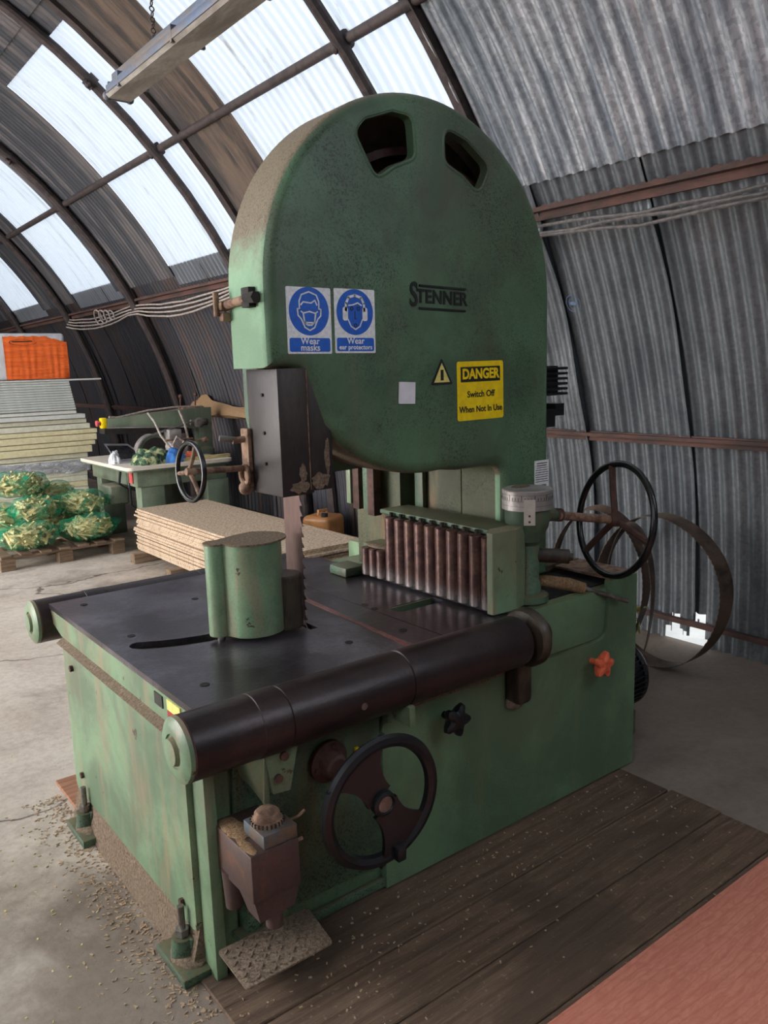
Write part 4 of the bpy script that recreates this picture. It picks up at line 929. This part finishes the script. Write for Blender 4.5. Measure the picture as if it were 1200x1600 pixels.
# ------------------------------------------------------------------ chipboard stack
SX0, SX1, SY0, SY1 = 2.50, 3.16, 4.38, 6.86
pos = ['uppermost pale chipboard sheet of the low stack', 'chipboard sheet second from the top of the low stack']
q = MB(); w, l = SX1-SX0, SY1-SY0
q.box(-w/2, w/2, -l/2, l/2, 0, .0145); bm_ = q
for f_ in q.b.faces: f_.material_index = 0 if abs(f_.normal.z) > .5 else 1
proto = q.build('chipboard_sheet', [M['chip'], M['chip_edge']])
z = .085; n = 23
for i in range(n):
    o = proto if i == 0 else proto.copy()
    if i: C.objects.link(o)
    dx = rnd.uniform(-.012, .012)+(.03 if 8 < i < 13 else 0)*rnd.uniform(.3, 1)*-1; dy = rnd.uniform(-.012, .012)
    if i in (14, 17, 20): dy -= .05
    o.location = ((SX0+SX1)/2+dx, (SY0+SY1)/2+dy, z); o.rotation_euler.z = rnd.uniform(-.004, .004); z += .0158
    if i == n-1: lab = 'uppermost chipboard sheet of the low stack, its pale face showing'
    else: lab = 'chipboard sheet in the low stack beneath the uppermost one'
    tag(o, lab, 'board', 'chipboard sheets in the low stack')
for y, lab in ((6.72, 'timber bearer under the far end of the chipboard stack'), (5.95, 'timber bearer under the chipboard stack, nearer the saw')):
    q = MB(); q.box(-.46, .30, -.05, .05, 0, .083, .003); o = q.build('timber_bearer', M['palletwood']); o.location = (2.85, y, 0); tag(o, lab, 'timber block', 'bearers under the chipboard')
q = MB(); q.box(-.15, .15, -.3, .3, 0, .083, .003); o = q.build('timber_bearer', M['palletwood']); o.location = (3.0, 4.7, 0); tag(o, 'timber bearer under the near end of the chipboard stack', 'timber block', 'bearers under the chipboard')
# jerrycan
jc = thing('jerrycan', (3.76, 5.80, 0), 'amber plastic jerrycan standing by the wall beyond the chipboard stack', 'jerrycan')
q = MB(); q.box(3.62, 3.90, 5.66, 5.94, 0, .36, .045, rz=.4, seg=4); part(q, 'can_body', M['jerry'], jc)
q = MB(); q.tube([(3.71, 5.80, .355), (3.71, 5.80, .395), (3.81, 5.82, .395), (3.81, 5.82, .355)], .014, 8); part(q, 'handle', M['jerry'], jc)
q = MB(); q.cyl((3.71, 5.70, .35), (3.71, 5.70, .39), .028, n=16); part(q, 'cap', M['dark'], jc)
# wire loop and small pot behind the fence
hz_ = thing('hose_reel', (2.75, 3.7, 0), 'small pale green box with a yellow hose loop behind the roller fence', 'hose')
q = MB(); q.box(2.62, 2.86, 3.60, 3.80, 0, .62, .02); part(q, 'reel_box', M['green'], hz_)
q = MB(); q.tube([(2.66+.10*(1-cos(t))*1.0, 3.66, .62+.17*sin(t)) for t in [pi*i/14 for i in range(15)]], .008, 8); part(q, 'hose', M['rope'], hz_)
# ------------------------------------------------------------------ pallet and kindling nets
pal = thing('pallet', (1.98, 7.65, 0), 'weathered wooden pallet under the green kindling nets', 'pallet')
for x in (1.50, 1.975, 2.44):
    for y in (7.24, 7.65, 8.06):
        q = MB(); q.box(x-.06, x+.06, y-.05, y+.05, 0, .10, .004, seg=1); part(q, 'block', M['palletwood'], pal)
for y in (7.24, 7.65, 8.06):
    q = MB(); q.box(1.45, 2.50, y-.05, y+.05, .10, .118, .002, seg=1); part(q, 'bearer_board', M['palletwood'], pal)
for k in range(7):
    q = MB(); x = 1.49+.16*k; q.box(x-.045, x+.045, 7.17, 8.12, .118, .135, .002, seg=1); part(q, 'deck_board', M['palletwood'], pal)
def make_bag(seed, lab):
    r = random.Random(seed); o = thing('kindling_net', (0, 0, 0), lab, 'net bag', 'green nets of kindling on the pallet')
    t = bmesh.new(); bmesh.ops.create_icosphere(t, subdivisions=4, radius=1); ph = [r.uniform(0, 6) for _ in range(6)]
    for v in t.verts:
        d = v.co.normalized(); k = 1+.08*sin(5*d.x+ph[0])*cos(4*d.y+ph[1])+.05*sin(9*d.z+ph[2]+3*d.x)+.03*sin(13*d.x+ph[3])
        e = .82 if abs(d.x) > .9 else 1
        v.co = Vector((math.copysign(abs(d.x)**.8, d.x)*.235*k, math.copysign(abs(d.y)**.8, d.y)*.17*k, math.copysign(abs(d.z)**.75, d.z)*.115*k+.115))
    q = MB(); q._merge(t, 0)
    q.cyl((.22, 0, .13), (.30, .0, .15), .05, .012, 10, False); part(q, 'net', M['net'], o, sharp=80)
    q = MB()
    for _ in range(210):
        a, b_ = r.uniform(0, 2*pi), r.uniform(-1, 1); c_ = math.sqrt(1-b_*b_); rad = r.uniform(.45, .92)
        p = Vector((.225*c_*cos(a), .16*c_*sin(a), .105*b_))*rad+Vector((0, 0, .115))
        R_ = Matrix.Rotation(a+pi/2+r.uniform(-.4, .4), 3, 'Z') @ Matrix.Rotation(r.uniform(-.7, .7), 3, 'Y') @ Matrix.Rotation(r.uniform(0, pi), 3, 'X')
        L = r.uniform(.028, .068); w_ = r.uniform(.007, .012); q.box(p.x-L, p.x+L, p.y-w_, p.y+w_, p.z-w_*.8, p.z+w_*.8, M=R_)
    s_ = part(q, 'kindling', M['kindling'], o); s_['kind'] = 'stuff'
    return o
bagp = [make_bag(11, ''), make_bag(23, '')]
spots = [(1.72, 7.34, .137, .1, 'net of kindling lying lowest at the front left corner of the pallet'), (2.24, 7.36, .137, -.1, 'net of kindling lying lowest at the front right of the pallet'),
 (1.62, 7.74, .26, 1.5, 'net of kindling at the far left edge of the frame, on the pallet'), (1.86, 7.55, .335, .35, 'net of kindling in the middle row, left of centre of the heap'), (2.26, 7.58, .335, -.35, 'net of kindling in the middle row, rightmost of the heap'),
 (2.08, 7.90, .40, .5, 'net of kindling behind the middle row, right below the top net'), (1.78, 7.72, .545, .1, 'topmost net of kindling on the heap'), (2.2, 7.92, .137, .0, 'net of kindling at the back of the pallet near the bench')]
used = [False, False]
for i, (x, y, z, rz, lab) in enumerate(spots):
    k = i % 2
    if not used[k]: o = bagp[k]; used[k] = True
    else: o = copy_tree(bagp[k])
    o.location = (x, y, z); o.rotation_euler = (0, .0, rz+(pi if i in (3, 6) else 0)); o['label'] = lab
# ------------------------------------------------------------------ insulation boards
YF = 8.62
def slab(x0, x1, z0, z1, mat, lab, grp, name='insulation_board', dy=0, depth=1.15):
    q = MB(); q.box(x0-x1, 0, 0, depth, 0, z1-z0-.002, .004, seg=1); o = q.build(name, mat); o.location = (x1, YF+dy, z0); return tag(o, lab, 'board', grp)
XL = .3; z = .0
for x in (.5, 1.5, 2.5):
    q = MB(); q.box(-.06, .06, -.52, .52, 0, .098, .003, seg=1); o = q.build('stack_bearer', M['palletwood']); o.location = (x, YF+.58, 0); tag(o, 'timber bearer under the tall stack of insulation boards', 'timber block', 'bearers under the tall stack')
z = .10
for i in range(10):
    slab(XL, 2.66+rnd.uniform(-.01, .01), z, z+.06, M['foam_pale'] if i % 3 else M['foam_cream'], 'pale insulation board in the bottom of the tall stack behind the kindling nets', 'lower insulation boards'); z += .06
q = MB(); 
rings = []
for i in range(24):
    x = XL+(2.70-XL)*i/23; rings.append([Vector((x, YF-.012-.012*rnd.random(), .60+.03*rnd.random())), Vector((x, YF-.03*rnd.random()-.01, .68)), Vector((x, YF-.012, .738+.01*rnd.random())), Vector((x, YF-.007, .748))])
q.loops(rings, closed=False); tag(q.build('plastic_film', M['film'], recalc=False), 'crinkled clear plastic film draped over the stack above the nets', 'plastic sheet')
z = .70
cols = [('foam_pale', .06, 2.66), ('foam_pale', .055, 2.68), ('foam_cream', .075, 2.72), ('foam_cream', .05, 2.76), ('foam_cream', .07, 2.78), ('foam_cream', .05, 2.79), ('foam_pale', .06, 2.72), ('foam_pale', .05, 2.70), ('foam_white', .05, 2.68), ('foam_white', .04, 2.60)]
for i, (c_, h_, xr) in enumerate(cols):
    lab = 'cream insulation board in the middle of the tall stack' if c_ == 'foam_cream' else ('pale off-white insulation board in the middle of the tall stack' if c_ == 'foam_pale' else 'white board near the middle of the tall stack')
    slab(XL, xr+.02, z, z+h_-.004, M[c_], lab, {'foam_cream': 'cream insulation boards', 'foam_pale': 'off-white insulation boards', 'foam_white': 'white boards'}[c_], dy=rnd.uniform(0, .05) if i % 2 else 0); z += h_
z0 = z
for i in range(12):
    slab(XL, 2.615-.004*i, z, z+.0245, M['foam_grey'], 'thin white board in the white pack under the orange bundle', 'thin white boards', depth=1.0); z += .0248
zt = z
slab(XL, 2.90, zt, zt+.018, M['foam_white'], 'thin white plank sticking out under the orange bundle', 'plank', name='white_plank', dy=-.01, depth=.12)
tag(bpy.data.objects[-1] if False else C.objects[-1], None, 'plank')
ob = thing('wrapped_bundle', (1.5, YF+.4, zt+.02), 'orange and white shrink-wrapped bundle on top of the tall stack', 'bundle')
q = MB(); q.box(XL, 2.57, YF+.02, YF+.95, zt+.02, zt+.475, .03, seg=3); part(q, 'wrapping', M['white_wrap'], ob)
q = MB(); n = 40
for rr in (0,):
    rings = []
    for i in range(n+1):
        x = 1.98+(2.585-1.98)*i/n; e = .004*sin(i*.9)+.002*sin(i*2.3); rings.append([Vector((x, YF+.012+(.02 if i > n-2 else 0), zt+.025)), Vector((x, YF+.004+.004*sin(i*1.7), zt+.12)), Vector((x, YF+.002+.004*sin(i*1.3), zt+.25)), Vector((x, YF+.008, zt+.40-e-(0.06*max(0, (i-28)/12)))), Vector((x, YF+.016, zt+.445-e-(0.06*max(0, (i-26)/14))))])
    q.loops(rings, closed=False)
q.box(2.575, 2.59, YF+.02, YF+.9, zt+.03, zt+.36, .004)
part(q, 'orange_film', M['wrap'], ob, 'orange plastic film', recalc=False)
q = MB(); cx, cz = 2.16, zt+.385
q.loops([[Vector((cx+.13*cos(a)*k, YF-.004, cz+.028*sin(a)*k)) for a in [2*pi*(i/40)*.86+.9 for i in range(41)]] for k in (1, .93)], closed=False); q.poly([(cx-.10, cz+.002), (cx+.09, cz+.006), (cx+.09, cz+.016), (cx-.10, cz+.012)], [], XZ, YF-.005, YF-.003)
part(q, 'printed_logo', M['dark'], ob, recalc=False)
# ------------------------------------------------------------------ radial arm saw on its bench
rs = thing('radial_arm_saw', (3.0, 7.6, 0), 'grey green radial arm saw bench at the back by the dark wall', 'sawing machine')
TX0, TX1, TY0, TY1, TZ = 2.52, 3.56, 7.02, 8.38, .785
q = MB(); q.poly(rrect(TX0, TX1, TY0, TY1, .06), [], XY, TZ, TZ-.03); part(q, 'bench_top', M['chip'], rs, 'sawdust covered pale bench top')
q = MB(); q.poly(rrect(TX0+.01, TX1-.02, TY0+.01, TY1-.01, .05), [], XY, TZ-.03, TZ-.045); q.box(TX0+.10, TX1-.06, TY0+.05, TY0+.10, TZ-.19, TZ-.045, .005); q.box(TX0+.10, TX0+.14, TY0+.05, TY1-.1, TZ-.19, TZ-.045, .005); q.box(TX0+.1, TX1-.06, TY1-.12, TY1-.08, TZ-.19, TZ-.045, .005); part(q, 'bench_frame', M['green_saw'], rs)
for x in (TX0+.13, TX1-.26):
    for y in (TY0+.06, TY1-.24):
        q = MB(); q.box(x, x+.22, y, y+.14, 0, TZ-.19, .006); part(q, 'leg', M['green_saw'], rs)
q = MB(); q.box(TX0-.02, TX0+.16, TY0+.45, TY0+.75, .40, .58, .02, seg=3); part(q, 'switch_box', M['green_saw'], rs)
q = MB(); q.tube([(TX0+.05, TY0+.32, .74), (TX0+.02, TY0+.30, .62), (TX0+.1, TY0+.3, .56), (TX0+.12, TY0+.3, .68)], .014, 8); q.tube([(TX0+.1, TY0+.25, .72), (TX0+.1, TY0+.25, .42), (TX0+.16, TY0+.25, .36), (TX0+.2, TY0+.25, .45)], .010, 8); part(q, 'power_lead', M['black'], rs)
q = MB(); q.box(TX0+.085, TX0+.098, TY0+.14, TY0+.22, TZ-.16, TZ-.06, .002); part(q, 'warning_label', M['pink_red'], rs)
# arm, column, motor
AY = 7.72
q = MB(); q.loops([[Vector((2.60, AY+y, 1.10+z)) for y, z in ((-.05, 0), (.05, 0), (.05, .09), (-.05, .09))], [Vector((2.70, AY+y, 1.08+z)) for y, z in ((-.06, 0), (.06, 0), (.06, .12), (-.06, .12))], [Vector((3.45, AY+y, 1.05+z)) for y, z in ((-.07, 0), (.07, 0), (.07, .20), (-.07, .20))], [Vector((3.66, AY+y, 1.07+z)) for y, z in ((-.07, 0), (.07, 0), (.07, .18), (-.07, .18))]], True, True, True); arm = part(q, 'arm', M['green_saw'], rs)
q = MB(); q.loops([[Vector((2.56, AY-.075, 1.055+z)) for z in (0, .05)][:1]+[Vector((2.56, AY-.075, 1.105)), Vector((2.56, AY+.07, 1.105)), Vector((2.56, AY+.07, 1.055))], [Vector((3.40, AY-.075, 1.005)), Vector((3.40, AY-.075, 1.06)), Vector((3.40, AY+.07, 1.06)), Vector((3.40, AY+.07, 1.005))]], True, True, True); part(q, 'slide_rail', M['dark'], arm)
q = MB(); q.loops([[Vector((2.58, AY-.082, 1.108)), Vector((2.58, AY-.082, 1.118)), Vector((2.58, AY-.074, 1.118)), Vector((2.58, AY-.074, 1.108))], [Vector((3.36, AY-.082, 1.064)), Vector((3.36, AY-.082, 1.078)), Vector((3.36, AY-.074, 1.078)), Vector((3.36, AY-.074, 1.064))]], True, True, True); part(q, 'rail_strip', M['alu'], arm)
q = MB(); q.box(3.52, 3.66, AY-.07, AY+.07, TZ-.1, 1.07, .01); q.lathe((3.58, AY, .78), (0, 0, 1), [(.11, 0), (.11, .05), (.075, .08), (.075, .3)], 24); part(q, 'column', M['green_saw'], rs)
q = MB(); q.lathe((3.50, AY-.10, 1.105), (-.2, -1, 0), [(.052, 0), (.052, .03), (.035, .035), (.033, .05)], 22); q.box(3.40, 3.60, AY-.12, AY-.09, 1.075, 1.145, .02, seg=3); part(q, 'crank', M['steel'], arm)
for x, h_ in ((3.36, .20), (3.52, .22)):
    q = MB(); q.tube([(x, AY, 1.22), (x+.01, AY, 1.24+h_*.6)], .008, 8); q.sphere((x+.012, AY, 1.24+h_*.65), .022, sub=2); part(q, 'lever', M['rust'], arm)
q = MB(); q.box(3.36, 3.60, AY-.05, AY+.05, 1.235, 1.262, .008); part(q, 'top_bracket', M['rust_tan'], arm)
q = MB(); q.box(2.545, 2.60, AY-.05, AY+.02, 1.105, 1.205, .01); part(q, 'switch', M['yellow'], arm, 'yellow switch box on the arm end'); q = MB(); q.lathe((2.545, AY-.02, 1.155), (-1, 0, 0), [(.018, 0), (.018, .02), (.03, .024), (.028, .04)], 16); part(q, 'stop_button', M['pink_red'], arm, 'red stop button')
q = MB(); q.poly(arc(3.03, .84, .185, 0, 180, 24)+[(2.85, .80), (3.21, .80)], [], XZ, AY-.10, AY-.03); part(q, 'blade_guard', M['green_saw'], rs)
q = MB(); q.poly(arc(3.03, .84, .192, 100, 185, 12)+arc(3.03, .84, .178, 185, 100, 12), [], XZ, AY-.11, AY-.02); part(q, 'guard_edge', M['alu'], rs)
q = MB(); q.poly(arc(3.03, .84, .15, 0, 345, 30), [], XZ, AY-.115, AY-.112); q.cyl((3.05, AY-.14, .85), (3.05, AY-.10, .85), .04, n=16); part(q, 'saw_blade', M['dark'], rs)
q = MB(); q.cyl((3.20, AY-.30, .885), (3.20, AY-.02, .885), .075, n=24)
for k in range(9): q.torus((3.20, AY-.29+.03*k, .885), (0, 1, 0), .077, .005, 24, 6)
q.box(3.14, 3.27, AY-.2, AY-.05, .95, 1.06, .01); part(q, 'saw_motor', M['alu'], rs, 'grey ribbed motor')
q = MB(); q.box(3.08, 3.36, AY-.26, AY-.22, .955, .972, .003); q.cyl((3.3, AY-.24, .945), (3.52, AY-.22, .935), .010, n=8); q.sphere((3.50, AY-.22, .94), .035, 1.2, 1, .8, 2, .1); part(q, 'handle_bar', M['rust_tan'], rs)
q = MB(); q.tube([(2.62, AY-.05, 1.21), (2.70, AY-.03, 1.20), (3.0, AY-.04, 1.25), (3.3, AY-.03, 1.27), (3.6, AY, 1.26)], .010, 8)
q.tube([(2.98, AY-.1, 1.23), (3.0, AY-.2, 1.15), (3.02, AY-.28, 1.02), (3.08, AY-.34, .90), (3.18, AY-.36, .86), (3.22, AY-.34, .95), (3.16, AY-.33, 1.0), (3.12, AY-.32, .93)], .011, 8)
q.tube([(3.30, AY-.1, 1.24), (3.33, AY-.15, 1.1), (3.34, AY-.18, .95)], .012, 8); part(q, 'cable', M['cable'], rs)
q = MB(); q.tube([(3.0, AY-.12, 1.02), (3.4, AY-.15, 1.12)], .010, 8); part(q, 'tie_rod', M['steel'], rs)
q = MB(); q.tube([(3.05, 7.3, .05), (3.28, 7.2, .45)], .022, 8); part(q, 'brace', M['alu'], rs)
# things on the bench
o = thing('laptop', (2.72, 7.62, TZ), 'dark open laptop leaning back on the saw bench', 'laptop')
q = MB(); q.box(2.56, 2.86, 7.45, 7.70, TZ, TZ+.018, .004); part(q, 'base', M['laptop_metal'], o)
q = MB(); q.loops([[Vector((2.60, 8.02, TZ+.17)), Vector((2.60, 8.02, TZ+.185)), Vector((2.60, 8.03, TZ+.185)), Vector((2.60, 8.03, TZ+.17))], [Vector((2.88, 7.50, TZ+.01)), Vector((2.88, 7.50, TZ+.03)), Vector((2.88, 7.52, TZ+.03)), Vector((2.88, 7.52, TZ+.01))]], True, True, True)
q = MB(); pts = [(2.57, 7.72, TZ+.165), (2.80, 7.72, TZ+.145), (2.93, 7.60, TZ+.015), (2.62, 7.60, TZ+.02)]
q.loops([[Vector(p) for p in pts], [Vector(p)+Vector((0, .012, .010)) for p in pts]], True, True, True); part(q, 'lid', M['laptop_metal'], o)
q = MB(); c_ = sum((Vector(p) for p in pts), Vector())/4; ins = [c_+(Vector(p)-c_)*.88+Vector((0, -.003, -.002)) for p in pts]
q.loops([ins, [p+Vector((0, .004, .003)) for p in ins]], True, True, True); part(q, 'screen', M['glass_dark'], o)
def heap(name, c, s, mat, lab, cat, seed, n=7, amp=.25):
    r = random.Random(seed); t = bmesh.new(); bmesh.ops.create_icosphere(t, subdivisions=4, radius=1); ph = [r.uniform(0, 6) for _ in range(9)]
    for v in t.verts:
        d = v.co.normalized(); k = 1+amp*(sin(4*d.x+ph[0])*cos(5*d.y+ph[1])*.6+sin(9*d.x+ph[2])*sin(8*d.y+ph[3])*.35+sin(17*d.y+ph[4]+4*d.x)*.18+sin(23*d.x+ph[5])*.1)
        v.co = Vector((d.x*s[0]*k, d.y*s[1]*k, max(-.001, d.z)*s[2]*k))
    q = MB(); q._merge(t, 0); o = q.build(name, mat, sharp=80); o.location = c; return tag(o, lab, cat)
heap('cloth', (2.84, 7.22, TZ), (.20, .12, .13), M['camo'], 'rumpled green patterned cloth heaped on the front of the saw bench', 'cloth', 5, amp=.3)
heap('cloth', (3.02, 7.17, TZ+.0), (.10, .08, .12), M['bluecloth'], 'blue cloth beside the green one on the saw bench', 'cloth', 8, amp=.2)
heap('plastic_bag', (2.58, 7.50, TZ), (.05, .05, .11), M['white_wrap'], 'small crumpled clear plastic bag at the left edge of the saw bench', 'bag', 9, amp=.35)
q = MB(); q.box(-.26, .26, -.03, .03, 0, .03, .002); o = q.build('wood_offcut', M['kindling']); o.location = (3.33, 7.16, TZ); o.rotation_euler.z = .06; tag(o, 'long pale wood strip on the right of the saw bench', 'wood offcut')
q = MB(); q.box(-.20, .20, -.04, .04, 0, .035, .002); o = q.build('wood_offcut', M['offcut']); o.location = (3.12, 7.36, TZ); o.rotation_euler.z = -.25; tag(o, 'brown wood offcut lying in front of the radial saw motor', 'wood offcut')
q = MB(); q.lathe((0, 0, 0), (0, 0, 1), [(.045, 0), (.052, .04), (.05, .07), (.02, .08)], 20); o = q.build('tin', M['orange']); o.location = (3.22, 7.22, TZ); tag(o, 'small orange tin beside the blue cloth on the bench', 'tin')

# ------------------------------------------------------------------ loose chips on the floor
rc = random.Random(12); M['chips'] = plain('tan_wood_chips', sr(176, 150, 122), .9, 0, .2, 30)
def flakes(name, n, gen, mat, lab, s=(.002, .007)):
    q = MB()
    for _ in range(n):
        x, y, z0 = gen(); L, w_ = rc.uniform(*s), rc.uniform(.0008, .0024)
        q.box(x-L, x+L, y-w_, y+w_, z0, z0+rc.uniform(.001, .004), rz=0, M=Matrix.Rotation(rc.uniform(0, pi), 3, 'Z'))
    tag(q.build(name, mat), lab, 'wood chips', kind='stuff')
def g1():
    t = rc.random(); return (.735-abs(rc.gauss(0, .07)), 1.7+1.4*t, .0)
def g2(): return (rc.uniform(.75, 2.5), min(1.80, 1.79-abs(rc.gauss(0, .25))), .0125)
def g3():
    a = rc.uniform(0, 2*pi); r = abs(rc.gauss(0, 1.4)); return (max(-1.5, .2+r*cos(a)) if .2+r*cos(a) < .68 else .6-rc.random(), 2.6+r*sin(a), .0)
flakes('wood_chips', 900, g1, M['chips'], 'tan wood chips strewn along the foot of the left side of the green saw')
flakes('wood_chips', 260, g2, M['chips'], 'pale wood chips scattered on the grey floorboards', (.0015, .005))
flakes('wood_chips', 300, g3, M['kindling'], 'sparse pale chips scattered over the concrete on the left', (.002, .006))
